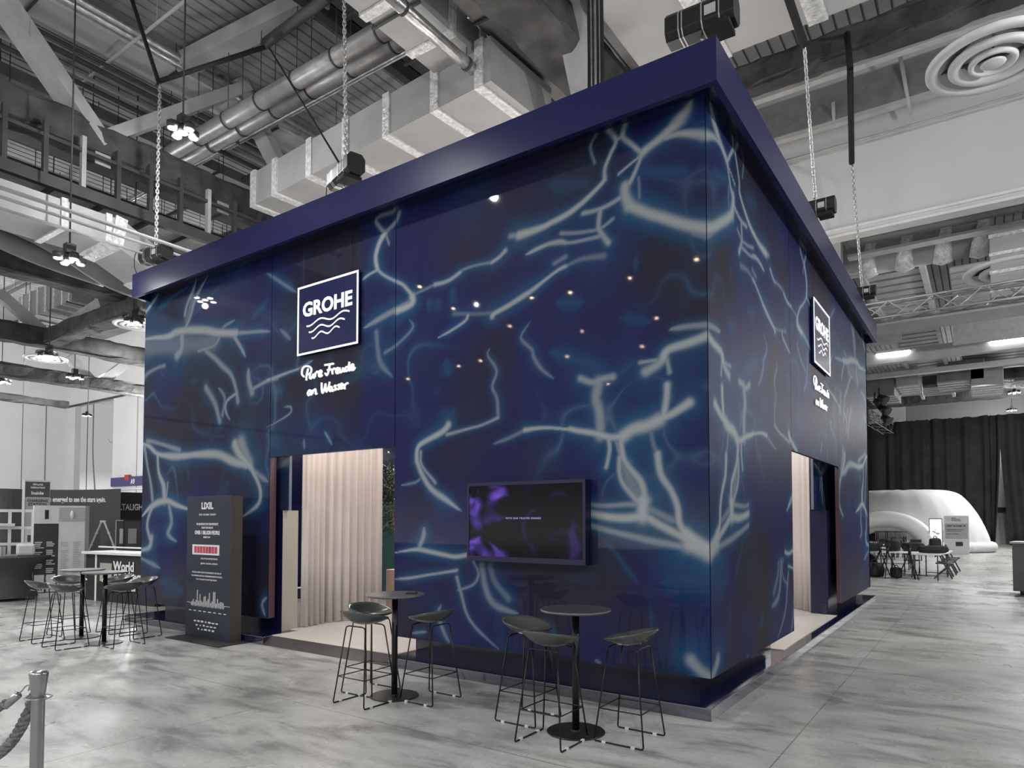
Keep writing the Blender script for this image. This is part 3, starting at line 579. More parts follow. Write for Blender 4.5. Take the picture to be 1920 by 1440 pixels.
MB().box(-.71, .71, -.004, -.001, .055, .815).ob('screen', screen_material(), tv); scr = [o_ for o_ in tv.children if o_.name.startswith('screen')][0]
text_mesh('caption', 'WITH OUR TRUSTED BRANDS', .026, mat('caption_glow', (.3, .3, .5), .5, emit=(.5, (.45, .35, .9))), face_mtx((-.0, -.006, .455), (1, 0, 0)), scr, align='CENTER', space=1.3, width=.44, depth=.0005)

# ------------------------------------------------------------------ LIXIL totem
tot = thing('display_totem', 'tall dark display totem reading LIXIL standing in front of the booth left of the entrance', 'totem', (-9.12, 5.50, 0))
MB().box(-.62, .72, -.27, .19, 0, .014).ob('base_plate', mat('plate_dark', .03, .4), tot)
MB().box(-.56, .56, 0, .17, .014, 2.04).ob('cabinet', M_TOTEM, tot, bevel=.003)
MB().box(.56, .562, .0, .17, .014, 2.04).ob('side_panel', mat('totem_side', (.055, .045, .04), .45), tot)
def tt(txt, z, h, wd, bold=0.01, nm='lettering', dx=-.03): text_mesh(nm, txt, h * 1.3, M_INK, face_mtx((dx, -.003, z), (1, 0, 0)), tot, bold=bold, align='CENTER', width=wd, height=h, depth=.001)
tt('LIXIL', 1.855, .10, .30, .04); tt('LIXIL GLOBAL DESIGN', 1.765, .026, .42)
tt('WE ARE PROUD THAT OUR PRODUCTS', 1.625, .032, .55, .03); tt('TOUCH THE LIVES OF', 1.575, .028, .30, .03)
tt('OVER 1 BILLION PEOPLE', 1.490, .058, .63, .045); tt('EVERY DAY', 1.44, .026, .18, .03)
ps_ = MB().box(-.40, .28, -.004, 0, 1.20, 1.345).ob('picture_strip', M_INK, tot)
fl = MB()
for k in range(8): fl.box(-.345 + k * .074, -.285 + k * .074, -.007, -.004, 1.225, 1.32)
fl.ob('picture_tiles', mat('tile_crimson', (.45, .05, .09), .5, var=.5, scale=5), ps_)
tt('FOLLOW US ON INSTAGRAM', 1.135, .022, .42, dx=.03); tt('@LIXIL GLOBAL DESIGN', 1.06, .028, .42, dx=.03)
tt('THE LIXIL GLOBAL DESIGN TEAM REPRESENTS THE VOICE OF', .935, .022, .74); tt('THE CONSUMER ACROSS ALL OUR BRANDS AROUND THE WORLD', .885, .022, .78); tt("IT'S AT THE HEART OF EVERYTHING WE DO", .835, .022, .52)
sk = MB(); rnd = random.Random(5); x = -.52; y = .50; P = [(x, y)]
P += [(-.42, .50)]
hs = [.03, .06, .02, .05, .20, .04, .14, .05, .03, .11, .12, .05, .08, .17, .03, .06, .19, .19, .03, .10, .04, .06, .06, .05]
for i, h_ in enumerate(hs):
    xx = -.40 + i * .034; P += [(xx, .46 + .01 * (i % 3)), (xx + .008, .46 + h_ + .03), (xx + .02, .46 + h_ + .03), (xx + .026, .455)]
P += [(.42, .50), (.55, .50)]
for a, c in zip(P, P[1:]):
    sk.beam((a[0], -.003, a[1]), (c[0], -.003, c[1]), .002, .006, up=(0, -1, 0) if abs(a[0] - c[0]) < 1e-6 else (0, 0, 1))
sk.ob('skyline_drawing', M_INK, tot)
dsh = MB()
for k in range(8): dsh.box(-.47 + k * .125, -.40 + k * .125 - .01 * (k % 2), -.003, 0, .385, .396)
for r_, (n_, z_) in enumerate(((7, .24), (6, .185), (5, .13))):
    for k in range(n_):
        cx = (k - (n_ - 1) / 2) * .092 - .03; ww = rnd.uniform(.018, .034); dsh.box(cx - ww, cx + ww, -.003, 0, z_ - .008, z_ + rnd.uniform(.006, .018))
dsh.ob('brand_marks', M_INK, tot)

# ------------------------------------------------------------------ bar stools and tables
def make_stool():
    t = thing('bar_stool', 'x', 'bar stool')
    nr, na = 12, 48; vs = []; fs = []
    for i in range(nr + 1):
        r = i / nr
        for k in range(na):
            a = 2 * math.pi * k / na; c, s_ = math.cos(a), math.sin(a)            # back of the seat is -Y
            X = .225 * r * c * (1 + .04 * abs(s_)); Y = .205 * r * s_ - .01
            hb = (.5 - .5 * s_) ** 1.5; hs = abs(c) ** 2
            hgt = .030 + .085 * hb + .012 * hs 
            vs.append((X, Y, .742 + hgt * (r ** 2.6) - .012 * (1 - r * r)))
    for i in range(nr):
        for k in range(na): fs.append((i * na + k, i * na + (k + 1) % na, (i + 1) * na + (k + 1) % na, (i + 1) * na + k))
    o = MB().add(vs, fs, True).ob('seat', M_SEAT, t); o.location = (0, 0, .008)
    sd = o.modifiers.new('shell', 'SOLIDIFY'); sd.thickness = .012; sd.offset = -1
    def L(*p): return smooth_line(p, 3)
    F_ = [(-.205, -.205), (.205, -.205), (.205, .205), (-.205, .205)]; T_ = [(-.125, -.12), (.125, -.12), (.125, .12), (-.125, .12)]
    zt = .715
    def at(i, z): q = z / zt; return Vector((F_[i][0] * (1 - q) + T_[i][0] * q, F_[i][1] * (1 - q) + T_[i][1] * q, z))
    for i in range(4): MB().tube([at(i, .022), at(i, zt - .02)], .0065, 8).ob('leg', M_FRAME, t)
    for a, b in ((0, 3), (1, 2)):
        xg = -.205 if a == 0 else .205
        rn = MB().tube(L(at(a, .022), (F_[a][0], F_[a][1] + .012, .0075), (F_[a][0], F_[a][1] + .04, .0065)) + L((F_[b][0], F_[b][1] - .04, .0065), (F_[b][0], F_[b][1] - .012, .0075), at(b, .022)), .0065, 8).ob('runner', M_FRAME, t)
        for yg in (-.12, .12): MB().box(xg - .010, xg + .010, yg - .016, yg + .016, 0, .017).ob('glide', M_GLIDE, rn)
    for a, b in ((0, 1), (3, 2)):
        MB().tube([at(a, zt - .02), at(a, zt - .006) + Vector((.012, 0, 0)), at(a, zt) + Vector((.04, 0, 0)), at(b, zt) - Vector((.04, 0, 0)), at(b, zt - .006) - Vector((.012, 0, 0)), at(b, zt - .02)], .0065, 8).ob('seat_support', M_FRAME, t)
    for a, b, z in ((0, 1, .25), (1, 2, .25), (2, 3, .25), (3, 0, .25)):
        MB().tube([at(a, z), at(b, z)], .005, 8).ob('footrest', M_FRAME, t)
    return t
ST = make_stool(); used = [False]
def stool(x, y, face, label, group):          # face: direction the sitter looks, radians (0 = +X)
    rz = face - math.pi / 2
    if not used[0]:
        used[0] = True; ST.location = (x, y, 0); ST.rotation_euler = (0, 0, rz); ST['label'] = label; ST['group'] = group; return ST
    return dup(ST, (x, y, 0), rz, label, group)
def make_table():
    t = thing('bar_table', 'x', 'bar table')
    MB().lathe((0, 0, 0), [(0, .962), (.275, .962), (.284, .967), (.286, .976), (.283, .981)], 64).ob('table_edge', M_EDGE, t)
    MB().lathe((0, 0, 0), [(.2835, .979), (.282, .983), (0, .983)], 64, False).ob('tabletop', M_TABLE, t)
    MB().cyl((0, 0), .029, .012, .962, 24).ob('column', M_FRAME, t)
    MB().lathe((0, 0, 0), [(.232, 0), (.235, .006), (.230, .011), (.03, .014), (0, .014)], 56, False).ob('base_plate', mat('table_base', .03, .35, .4), t)
    MB().lathe((0, 0, 0), [(.045, .012), (.045, .018), (.03, .024)], 24).ob('collar', M_FRAME, t)
    return t
TB = make_table(); TB.location = (-2.73, 4.82, 0); TB['label'] = 'round dark bar table with empty top in front of the printed wall near the corner'
GT, GS = 'round bar tables', 'black bar stools around the tables'; TB['group'] = GT
dup(TB, (-4.72, 4.79, 0), 0, 'round dark bar table in front of the entrance with a folded device on its top')
dup(TB, (-10.80, 4.57, 0), 0, 'round bar table farthest from the booth, behind its twin and beside the totem boards')
dup(TB, (-10.02, 4.53, 0), 0, 'round bar table of the far pair, the one nearer to the LIXIL totem')
PI = math.pi
stool(-2.30, 4.91, PI, 'black bar stool on the corner side of the empty round table', GS)
stool(-2.775, 4.52, PI / 2, 'black bar stool on the near side of the empty round table, seen from behind', GS)
stool(-3.24, 4.90, 0, 'black bar stool on the entrance side of the empty round table, shiny inner seat showing', GS)
stool(-4.79, 4.475, PI / 2, 'black bar stool on the near side of the table with the device', GS)
stool(-5.05, 4.80, 0.05, 'black bar stool behind another stool, in front of the white curtain', GS)
stool(-4.35, 4.90, PI, 'black bar stool between the two near tables, tucked towards the device table', GS)
stool(-10.93, 4.12, PI / 2, 'outermost bar stool of the far group, next to the grey draped table', GS)
stool(-10.14, 4.10, PI / 2, 'bar stool of the far group standing nearest the viewer', GS)
stool(-11.28, 4.60, 0.1, 'bar stool of the far group in front of the white information board', GS)
stool(-9.66, 4.60, PI, 'bar stool of the far group on the totem side, seen from behind its back', GS)
stool(-10.17, 5.10, -PI / 2, 'bar stool of the far group between the table and the booth platform', GS)
stool(-10.87, 5.09, -PI / 2, 'bar stool of the far group in front of the black counter', GS)
dv = MB().box(-.055, .055, -.03, .03, 0, .008); dv.box(-.045, .05, -.025, .028, .008, .016)
tag(dv.ob('folded_device', M_BLACK, loc=(-4.585, 4.88, .984), rot=(0, 0, .5), bevel=.003), 'small black folded device lying on the round table by the entrance', 'device', kind='thing')

# ------------------------------------------------------------------ rope barrier
sx, sy = -3.319, 1.242
st = thing('rope_stanchion', 'brushed steel rope barrier post with flared cap standing at the lower corner', 'stanchion', (sx, sy, 0))
MB().lathe((0, 0, 0), [(.16, 0), (.16, .012), (.12, .022), (.03, .03), (0, .03)], 48).ob('base_plate', M_CHROME, st)
MB().lathe((0, 0, 0), [(.0255, .03), (.0255, .98)], 40).ob('post', M_CHROME, st)
MB().lathe((0, 0, 0), [(.027, .965), (.029, .98), (.036, 1.045), (.036, 1.05), (.030, 1.056), (.012, 1.062), (0, 1.063)], 40).ob('cap', M_CHROME, st)
rg = MB(); P = []
for k in range(40):
    a = 2 * PI * k / 40; P.append((.036 * math.cos(a) + .012 * RT.x * math.cos(2 * a), .036 * math.sin(a) + .012 * RT.y * math.cos(2 * a), .945))
rg.tube(P, .0035, 8, closed=True); P = [Vector((math.cos(2 * PI * k / 24) * .05, math.sin(2 * PI * k / 24) * .05, .947)) for k in range(24)]; rg.tube(P, .003, 6, closed=True)
rg.ob('ring', M_CHROME, st)
def rope(name, label, pts, r, hookpts):
    t = thing(name, label, 'rope')
    P = smooth_line(pts, 22); n = len(P); L = [0]
    for a, c in zip(P, P[1:]): L.append(L[-1] + (c - a).length)
    mb = MB()
    for strand in range(3):
        Q = []
        for i, p in enumerate(P):
            tn = (P[min(i + 1, n - 1)] - P[max(i - 1, 0)]).normalized(); a = tn.orthogonal().normalized(); a = tn.cross(Vector((.3, .2, .9))).normalized(); c = tn.cross(a)
            th = L[i] / .075 * 2 * PI + strand * 2 * PI / 3; Q.append(p + (a * math.cos(th) + c * math.sin(th)) * r * .5)
        mb.tube(Q, r * .56, 8)
    mb.ob('twisted_cord', M_ROPE, t)
    if hookpts:
        d = (Vector(hookpts[1]) - Vector(hookpts[0])).normalized(); e = Vector(hookpts[0])
        MB().tube([e - d * .085, e - d * .08, e - d * .005, e], [.010, .017, .017, .010], 20).ob('ferrule', M_CHROME, t)
        h0 = e; h1 = Vector(hookpts[1]); MB().tube(smooth_line([h0, h0.lerp(h1, .5) + Vector((0, 0, .006)), h1 + Vector((0, 0, .008)), h1 + d * .018 + Vector((0, 0, -.004)), h1 + d * .010 + Vector((0, 0, -.020))], 5), .003, 8).ob('hook', M_CHROME, t)
    return t
def sp(px, py, dd=0.0):      # a point at the post's distance, dd metres further along the view
    d = _ray(px, py); k = (Vector((sx, sy, 1)) - CO).dot(FW); return CO + d * ((k + dd) / d.dot(FW))
rope('barrier_rope', 'grey twisted barrier rope clipped to the post ring, leaving over the edge', [sp(12, 1318), sp(-10, 1331), sp(-60, 1360), sp(-160, 1400)], .019, [sp(36, 1301), sp(50, 1289)])
rope('barrier_rope', 'thick grey barrier rope hanging in a curve behind the steel post', [sp(63, 1302, .06), sp(57, 1325, .06), sp(46, 1350, .06), sp(28, 1382, .06), sp(0, 1412, .06), sp(-60, 1450, .06)], .023, None)

# ------------------------------------------------------------------ hoists, chains and slings
def chain_pts(mb, p, q, r=.0045, ln=.042):
    p, q = Vector(p), Vector(q); d = q - p; n = int(d.length / (ln * .72)); d.normalize(); a0 = d.orthogonal().normalized(); b0 = d.cross(a0)
    for k in range(n):
        c = p + d * (k + .5) * ln * .72; a = a0 if k % 2 else b0
        mb.tube([c + d * (ln / 2 - .009) * sy_ + a * (.011 if ln < .07 else .020) * sx_ for sx_, sy_ in ((1, .75), (.6, 1.2), (-.6, 1.2), (-1, .75), (-1, -.75), (-.6, -1.2), (.6, -1.2), (1, -.75))], r, 5, closed=True)
    return mb
def hoist(label, x, y, z, top, rz=0.0, sc=1.0, cable=False, chain_to=None):
    t = thing('chain_hoist', label, 'chain hoist', (x, y, z), rz); s = sc
    # octagonal housing lying along X
    v = []; prof = [(-.13, -.08), (-.08, -.14), (.08, -.14), (.13, -.08), (.13, .08), (.08, .14), (-.08, .14), (-.13, .08)]
    for X in (-.34, .34): v += [(X * s, a * s, b * s) for a, b in prof]
    MB().add(v, [tuple(range(7, -1, -1)), tuple(range(8, 16))] + [(i, (i + 1) % 8, 8 + (i + 1) % 8, 8 + i) for i in range(8)]).ob('housing', M_BLACK, t, bevel=.006); hs_ = [o_ for o_ in t.children if o_.name.startswith('housing')][0]
    for X in (-.20, -.165, .03, .20):
        bn = MB()
        w_ = []; 
        for XX in (X - .006, X + .006): w_ += [(XX * s, a * s * 1.02, b * s * 1.02) for a, b in prof]
        bn.add(w_, [(i, (i + 1) % 8, 8 + (i + 1) % 8, 8 + i) for i in range(8)]); bn.ob('seam_band', M_CHAIN, hs_)
    MB().box(.06 * s, .17 * s, -.1345 * s, -.131 * s, -.05 * s, .05 * s).ob('rating_plate', M_LGREY, hs_)
    MB().box(.06 * s, .3 * s, -.16 * s, .1 * s, -.2 * s, -.15 * s).ob('chain_bag', M_STRAP, t)
    hk = MB(); hk.tube(smooth_line([(0, 0, -.14 * s), (0, -.02, -.19 * s), (.03, -.02, -.22 * s), (0, -.02, -.25 * s), (-.03, -.02, -.22 * s)], 4), .011 * s, 8); hk.tube([(0, -.0, -.24 * s), (0, 0, 5.886 - z)], .012 * s, 8)
    hk.ob('hook', M_CHAIN, t)
    ch = MB(); M_ = Matrix.Rotation(-rz, 3, 'Z'); q = M_ @ (Vector(chain_to or (x, y, top)) - Vector((x, y, z)))
    chain_pts(ch, (0, 0, .14 * s), q, .011, .078); ch.ob('chain', M_CHAIN, t)
    if cable:
        MB().tube(smooth_line([(-.34 * s, 0, 0), (-.45, -.05, .1), (-.42, -.1, -.15), (-.25, -.15, 5.9 - z)], 6), .007, 6).ob('power_cable', M_STRAP, t)
    return t
P1 = ay(292, 478, 5.98); P2 = ay(648, 325, 6.2); P3 = ay(1312, 42, 6.15); P4 = ax(1529, 392, -1.95); P5 = ax(1606, 560, -1.95)
T1 = ay(300, 158, P1.y); T2 = ay(645, -40, P2.y); T3 = Vector((P3.x, P3.y, 10.5)); T4 = ax(1508, 84, P4.x); T5 = ax(1597, 306, P5.x)
hoist('black chain hoist on the booth roof at its far front corner', P1.x, P1.y, P1.z, T1.z, .15, .9, True, T1)
hoist('black chain hoist above the middle of the front fascia', P2.x, P2.y, P2.z, T2.z, -.3, 1.0, True, T2)
hoist('large black chain hoist hanging right above the near roof corner', P3.x + .02, P3.y, P3.z, T3.z, .05, .95)
hoist('black chain hoist half hidden behind the side fascia', P4.x, P4.y, P4.z, T4.z, .0, .8, False, T4)
print('P4', P4, 'P5', P5, 'T5', T5)
hoist('small far chain hoist behind the end of the side fascia', P5.x + .1, P5.y, P5.z + .1, T5.z, .0, .7, False, T5)
def sling(label, pts, wdt=.05, th=.012):
    mb = MB()
    for a, c in zip(pts, pts[1:]): mb.tube([a, c], wdt * .5, 8)
    return tag(mb.ob('rigging_sling', M_STRAP), label, 'rigging sling', kind='thing')
Y1 = P1.y
sling('black rigging strap rising from the far hoist chain to the ceiling', [ay(298, 156, Y1), ay(246, -5, Y1)], .07)
sling('black rigging strap stretched sideways from the far hoist chain', [ay(300, 152, Y1), ay(497, 88, Y1 + 1.2)], .08)
sling('thin black line slanting down to the middle chain hoist', [ay(505, 90, Y1 + 1.2), ay(640, 312, P2.y + .1)], .03)
sling('black strap above the side face chain, reaching out of the picture', [T4, ax(1476, -10, P4.x)], .11)
YG = az(1583, 108, 9.7).y - .35
sling('black strap bridging to the wrapped girder at the side', [T4, ay(1582, 68, YG)], .07)
sling('long black strap hanging from the wrapped girder above the far chain', [ay(1588, 62, YG), ay(1594, 128, YG), T5], .10)
tag(MB().tube([ay(497, 82, Y1 + 1.3), ay(615, -6, Y1 + 1.1)], .09, 12).ob('spreader_tube', M_STEELD), 'dark round rigging tube crossing the corrugated ceiling', 'tube', kind='thing')
cb = thing('cable_bundle', 'vertical bundle of pale cables dropping behind the fascia', 'cable bundle')
for k in range(7):
    q = ay(1104 + k * 4.0, 150, 7.4); MB().tube([(q.x, q.y + .03 * (k % 2), 5.7), (q.x + .01, q.y, 7.5), (q.x - .02, q.y, 11.2)], .016 if k % 3 else .024, 8).ob('cable', M_PIPEL if k % 2 else M_STRAP, cb)

# ------------------------------------------------------------------ ceiling services
def duct(label, p, q, w, h, m=M_DUCT, bands=(), name='air_duct', bw=.12, cat='duct', rods=True):
    """rectangular duct from p to q (bottom centre line), foil bands at distances along it"""
    p, q = Vector(p), Vector(q); t = thing(name, label, cat); d = (q - p).normalized(); up = Vector((0, 0, h / 2))
    cs_ = MB().beam(p + up, q + up, w, h).ob('casing', m, t)
    for b in bands: MB().beam(p + up + d * (b - bw / 2), p + up + d * (b + bw / 2), w + .06, h + .06).ob('foil_band', M_FOIL, cs_)
    if rods:
        L = (q - p).length; a = d.cross(Vector((0, 0, 1))).normalized() * (w / 2 + .02); k = .8
        while k < L:
            c = p + d * k; MB().beam(c - a * 1.08 + Vector((0, 0, -.03)), c + a * 1.08 + Vector((0, 0, -.03)), .04, .03).tube([c - a, c - a + Vector((0, 0, 11.3 - c.z))], .008, 5).tube([c + a, c + a + Vector((0, 0, 11.3 - c.z))], .008, 5).ob('hanger', M_STEELD, t); k += 2.4
    return t
def one(name, label, cat, mb, m, group=None): return tag(mb.ob(name, m), label, cat, group, 'thing')
def pipe(label, p, q, r, m=M_PIPE, rings=0.0, name='pipe'):
    p, q = Vector(p), Vector(q); d = (q - p); L = d.length; d.normalize()
    if not rings: return one(name, label, 'pipe', MB().tube([p, q], r, 20), m)
    t = thing(name, label, 'pipe'); MB().tube([p, q], r, 28).ob('pipe_run', m, t); k = rings / 2
    while k < L:
        c = p + d * k; MB().tube([c - d * .02, c + d * .02], r + .012, 28).tube([c + Vector((0, 0, r)), Vector((c.x, c.y, 11.3))], .008, 5).ob('hanger_ring', M_STEELD, t); k += rings
    return t
def ribs(p, q, w, z, h, n):
    mb = MB(); return mb
# wrapped main girder with braces
def girder(label, p, q, w, h, seed, braces=(), flange=False, m=M_WRAP):
    t = thing('wrapped_girder', label, 'girder'); MB().lumpy(p, q, w, h, .05, .2, seed).ob('wrapping', m, t)
    for a, b, bw, bh in braces: MB().beam(a, b, bw, bh, up=(1, 0, 0)).ob('brace', M_STEELP, t)
    if flange: p, q = Vector(p), Vector(q); z = Vector((0, w / 2 + .04, -h / 2 - .02)); MB().beam(p + z, q + z, .15, .09).ob('flange', mat('flange_paint', .45, .6, var=.1), t)
    return t
# pair of insulated pipes
pipe('upper of two parallel insulated pipes crossing below the corrugated ceiling', (-14.6, 7.49, 9.5), (-6.6, 7.49, 9.5), .155, M_PIPE, 1.05)
pipe('lower of two parallel insulated pipes crossing below the corrugated ceiling', (-14.6, 7.80, 9.5), (-6.4, 7.80, 9.5), .155, M_PIPE, 1.05)
# big rectangular duct with foil bands, front to side
duct('broad grey air duct with crumpled foil bands running just above the front fascia', (-11.9, 8.72, 7.95), (-5.6, 8.33, 7.95), 1.5, .66, M_DUCT, (.15, .9, 2.0, 3.05, 4.1, 5.2, 6.1), bw=.16, rods=False)
duct('grey rectangular duct running over the booth with the silver pipe beneath it', (-6.36, 3.2, 8.5), (-6.36, 10.6, 8.5), .78, .42, M_DUCT, (3.0, 3.9, 4.6, 5.5, 6.3), bw=.14)
pipe('shiny silver pipe running under the grey duct above the booth', (-5.98, 4.2, 8.25), (-5.98, 9.2, 8.25), .085, M_PIPEL, 1.3)
duct('dark duct beside the grey duct above the fascia', (-5.6, 4.2, 8.75), (-5.6, 11, 8.75), .4, .5, M_DUCTD, ())
girder('dark wrapped girder with a steep pale brace behind the cable bundle', (-5.0, 4.5, 8.75), (-5.0, 12.5, 8.75), .75, .6, 33, [(ax(1062, -30, -4.7), ax(1106, 190, -4.7), .30, .42)])
duct('very large pale duct with foil patches above the near roof corner', (-4.3, 8.6, 8.8), (7.0, 8.6, 8.8), 3.2, .7, mat('pale_duct', .44, .6, var=.05, scale=1), (1.15, 2.5, 4.1, 6.6), bw=.26, rods=False)
# thin pipes, top left
PL = [az(95, 0, 9.2), az(75, 0, 9.0)]
for k, (px, py, z, r, m, lab) in enumerate(((262, 80, 10.9, .09, M_PIPEL, 'bright silver pipe slanting across the upper corner of the ceiling'), (285, 80, 11.0, .08, M_PIPEL, 'second silver pipe right beside the bright one in the upper corner'),
        (190, 118, 10.5, .045, M_STEELD, 'thin dark sprinkler pipe below the pale ceiling duct'), (170, 125, 10.3, .06, M_STEELD, 'dark round pipe running next to the sprinkler pipe'), (150, 140, 10.4, .04, M_STEELP, 'slim grey conduit in the bay behind the big steel brace'), (250, 205, 10.2, .05, M_STEELD, 'dark pipe just above the wrapped girder'))):
    c = az(px, py, z); one('ceiling_pipe', lab, 'pipe', MB().tube([(c.x, 1.5, z), (c.x, 16.5, z)], r, 12), m)
c = az(210, 75, 10.9); duct('flat pale duct between the thin pipes in the upper corner', (c.x, 1.5, 10.75), (c.x, 14, 10.75), .7, .2, mat('pale_duct2', .5, .6, var=.05, scale=1), rods=True)
c = az(100, 175, 10.4); duct('dark flat duct behind the big steel brace', (c.x - .6, 1.5, 10.4), (c.x - .6, 14, 10.4), .9, .25, M_DUCTD)
KG = 1.09
def kg(p): return Vector((p[0] * KG, p[1] * KG, (p[2] - H) * KG + H))
GX = -12.1
girder('long dark wrapped girder with pale steel braces along the far side of the ceiling', kg((GX, 1.5, 8.02)), kg((GX, 15.4, 8.02)), .5, .58, 1,
       [(kg((GX, 5.28, 7.98)), kg((GX, 3.1, 10.35)), .22, .52), (kg((GX, 5.2, 8.05)), kg((GX, 7.9, 10.4)), .22, .50), (kg((GX, 9.45, 8.3)), kg((GX, 7.7, 10.45)), .20, .42)])
one('steel_beam', 'pale steel beam crossing high under the deck behind the pipes', 'beam', MB().beam(az(350, 118, 11.0), az(605, -10, 11.0), .35, .3), M_STEELP)
one('steel_beam', 'dark steel beam near the top edge crossing the corrugated deck', 'beam', MB().beam((-9.6, 3.5, 10.9), (-9.6, 14, 10.9), .18, .35), M_STEELD)
for k, (y, z, r, m, lab) in enumerate(((4.6, 10.9, .035, M_STEELD, 'thin dark sprinkler pipe crossing the deck nearest the top edge'), (6.1, 10.6, .03, M_STEELP, 'slim pale conduit crossing above the hanging lamp'), (8.9, 10.3, .05, M_PIPEL, 'silver pipe crossing behind the parallel insulated pipes'), (10.2, 10.5, .06, M_STEELD, 'dark pipe crossing far behind the insulated pipes'), (11.5, 9.9, .045, M_STEELP, 'pale pipe crossing low behind the broad banded duct'))):
    b = MB().tube([(-40, y, z), (-6.9, y, z)], r, 10); [b.tube([(-38 + q * 2.6, y, z), (-38 + q * 2.6, y, 11.3)], .008, 5) for q in range(12)]; one('cross_pipe', lab, 'pipe', b, m)
for k, (x, z, w_, lab) in enumerate(((-15.6, 9.3, .25, 'dark cable tray running beyond the wrapped main girder'), (-17.9, 9.6, .35, 'wide dark cable tray farther behind the main girder'), (-20.5, 9.9, .3, 'dark cable tray high over the far lower girders'), (-23.5, 9.0, .5, 'grey flat duct high near the pale far wall'), (-9.0, 10.7, .2, 'narrow dark tray under the deck between brace and pipes'))):
    b = MB().box(x - w_, x + w_, 1.5, 16.5, z, z + .04).box(x - w_, x - w_ + .03, 1.5, 16.5, z, z + .14).box(x + w_ - .03, x + w_, 1.5, 16.5, z, z + .14); [b.box(x - w_ - .02, x + w_ + .02, 2 + q * 1.5, 2.06 + q * 1.5, z - .05, z).tube([(x - w_, 2 + q * 1.5, z), (x - w_, 2 + q * 1.5, 11.3)], .01, 5).tube([(x + w_, 2 + q * 1.5, z), (x + w_, 2 + q * 1.5, 11.3)], .01, 5) for q in range(10)]
    one('cable_tray', lab, 'cable tray', b, M_STEELD if k != 3 else M_DUCT)
for k, (y, lab) in enumerate(((2.6, 'dark cross beam of the deck near the picture edge'), (12.9, 'dark cross beam of the deck far behind the insulated pipes'))):
    one('deck_beam', lab, 'beam', MB().box(-40, -6, y, y + .16, 10.85, 11.29).box(-40, -6, y - .08, y + .24, 10.82, 10.86), M_STEELD)
# catwalk under the girder
cw = thing('catwalk', 'suspended dark steel catwalk with pale floor plates along the far side of the ceiling', 'catwalk')
cx0 = -12.75; 
CZ = 7.37
MB().box(cx0 - .06, cx0 + .06, 1.0, 16.8, CZ - .1, CZ + .10).box(cx0 - .04, cx0 + .04, 1.0, 16.8, CZ + .72, CZ + .78).ob('edge_beam', M_STEELD, cw)
MB().box(cx0 - 1.3, cx0 - 1.2, 1.0, 16.8, CZ - .1, CZ + .10).ob('edge_beam', M_STEELD, cw)
MB().box(cx0 - 1.2, cx0 - .06, 1.0, 16.8, CZ - .01, CZ + .02).ob('floor_plate', mat('plate_grey', .42, .6, var=.15), cw)
for k in range(16): MB().box(cx0 - 1.2, cx0 - .06, 1.6 + k * .8, 1.66 + k * .8, CZ - .09, CZ - .01).ob('joist', M_STEELD, cw)
for k in range(18): MB().box(cx0 - .05, cx0 + .05, 2.9 + k * .58, 2.97 + k * .58, CZ + .1, CZ + 1.0).ob('post', M_STEELD if k % 4 else M_STEELP, cw)
# plates hanging from the girder
for k, (px, py) in enumerate(((193, 300), (418, 390))):
    c = ax(px, py, GX * KG + .3); one('lifting_plate', ('pale lifting plate hanging under the wrapped girder above the catwalk', 'pale lifting plate hanging under the wrapped girder close to the fascia')[k], 'plate', MB().beam(c + Vector((0, -.13, 0)), c + Vector((0, .13, 0)), .02, .22), M_STEELP)
# second and third girders, lower left
c2 = az(120, 518, 7.0); girder('second wrapped girder, lower and beyond the catwalk', (c2.x, 1.5, 7.0), (c2.x, 16.8, 7.0), .5, .5, 4, [])
c3 = az(60, 635, 6.5); c3b = az(200, 655, 6.5)
node = az(88, 636, 6.6)
girder('third wrapped girder running towards the booth above the round air diffusers', (node.x, 2, 6.6), (node.x, 16.8, 6.6), .5, .5, 6,
       [(node + Vector((0, 0, .1)), ax(-5, 548, node.x), .26, .24), (node + Vector((.1, .1, .1)), ay(196, 566, node.y), .26, .22)])
girder('wrapped cross girder meeting the third girder at a steel node', (node.x + .3, node.y, 6.6), (c2.x + 3.3, node.y, 6.6), .42, .42, 8)
n2 = az(172, 722, 6.3)
girder('lowest wrapped girder in front of the pale far wall', (n2.x, 1.0, 6.35), (n2.x, 13.5, 6.35), .5, .42, 9,
       [(n2 + Vector((0, 0, .1)), ax(128, 668, n2.x), .3, .26), (n2 + Vector((.1, .2, .1)), ax(234, 684, n2.x), .3, .26)])
c = az(100, 745, 6.0); girder('slim dark girder just above the groove line of the far wall', (c.x - 2, 0, 6.1), (c.x - 2, 11.5, 6.1), .3, .25, 10)
# ducts, lower left
c = az(90, 437, 6.6); duct('flat grey duct below the catwalk with bright foil seams', (c.x, 1.0, 6.6), (c.x, 5.75, 6.6), 1.0, .45, M_DUCT, (2.9, 3.9, 4.6), bw=.1, rods=False)
el = thing('duct_elbow', 'foil-taped duct elbow bending down beside the far hoist', 'duct')
q0 = Vector((c.x, 5.75, 6.82)); q1 = Vector((c.x, 6.45, 6.5)); q2 = Vector((c.x, 7.3, 6.02))
MB().beam(q0, q1, 1.02, .5).beam(q1, q2, 1.02, .5).ob('casing', M_DUCT, el); MB().beam(q0 - Vector((0, .08, 0)), q0 + Vector((0, .12, -.03)), 1.08, .56).beam(q1, q1 + Vector((0, .14, -.05)), 1.08, .56).beam(q2 - Vector((0, .14, -.05)), q2, 1.08, .56).ob('foil_band', M_FOIL, el)
c = az(110, 478, 6.5); t = thing('round_duct', 'fat dark round duct curling down between the flat duct and the second girder', 'duct'); c = az(120, 470, 6.9)
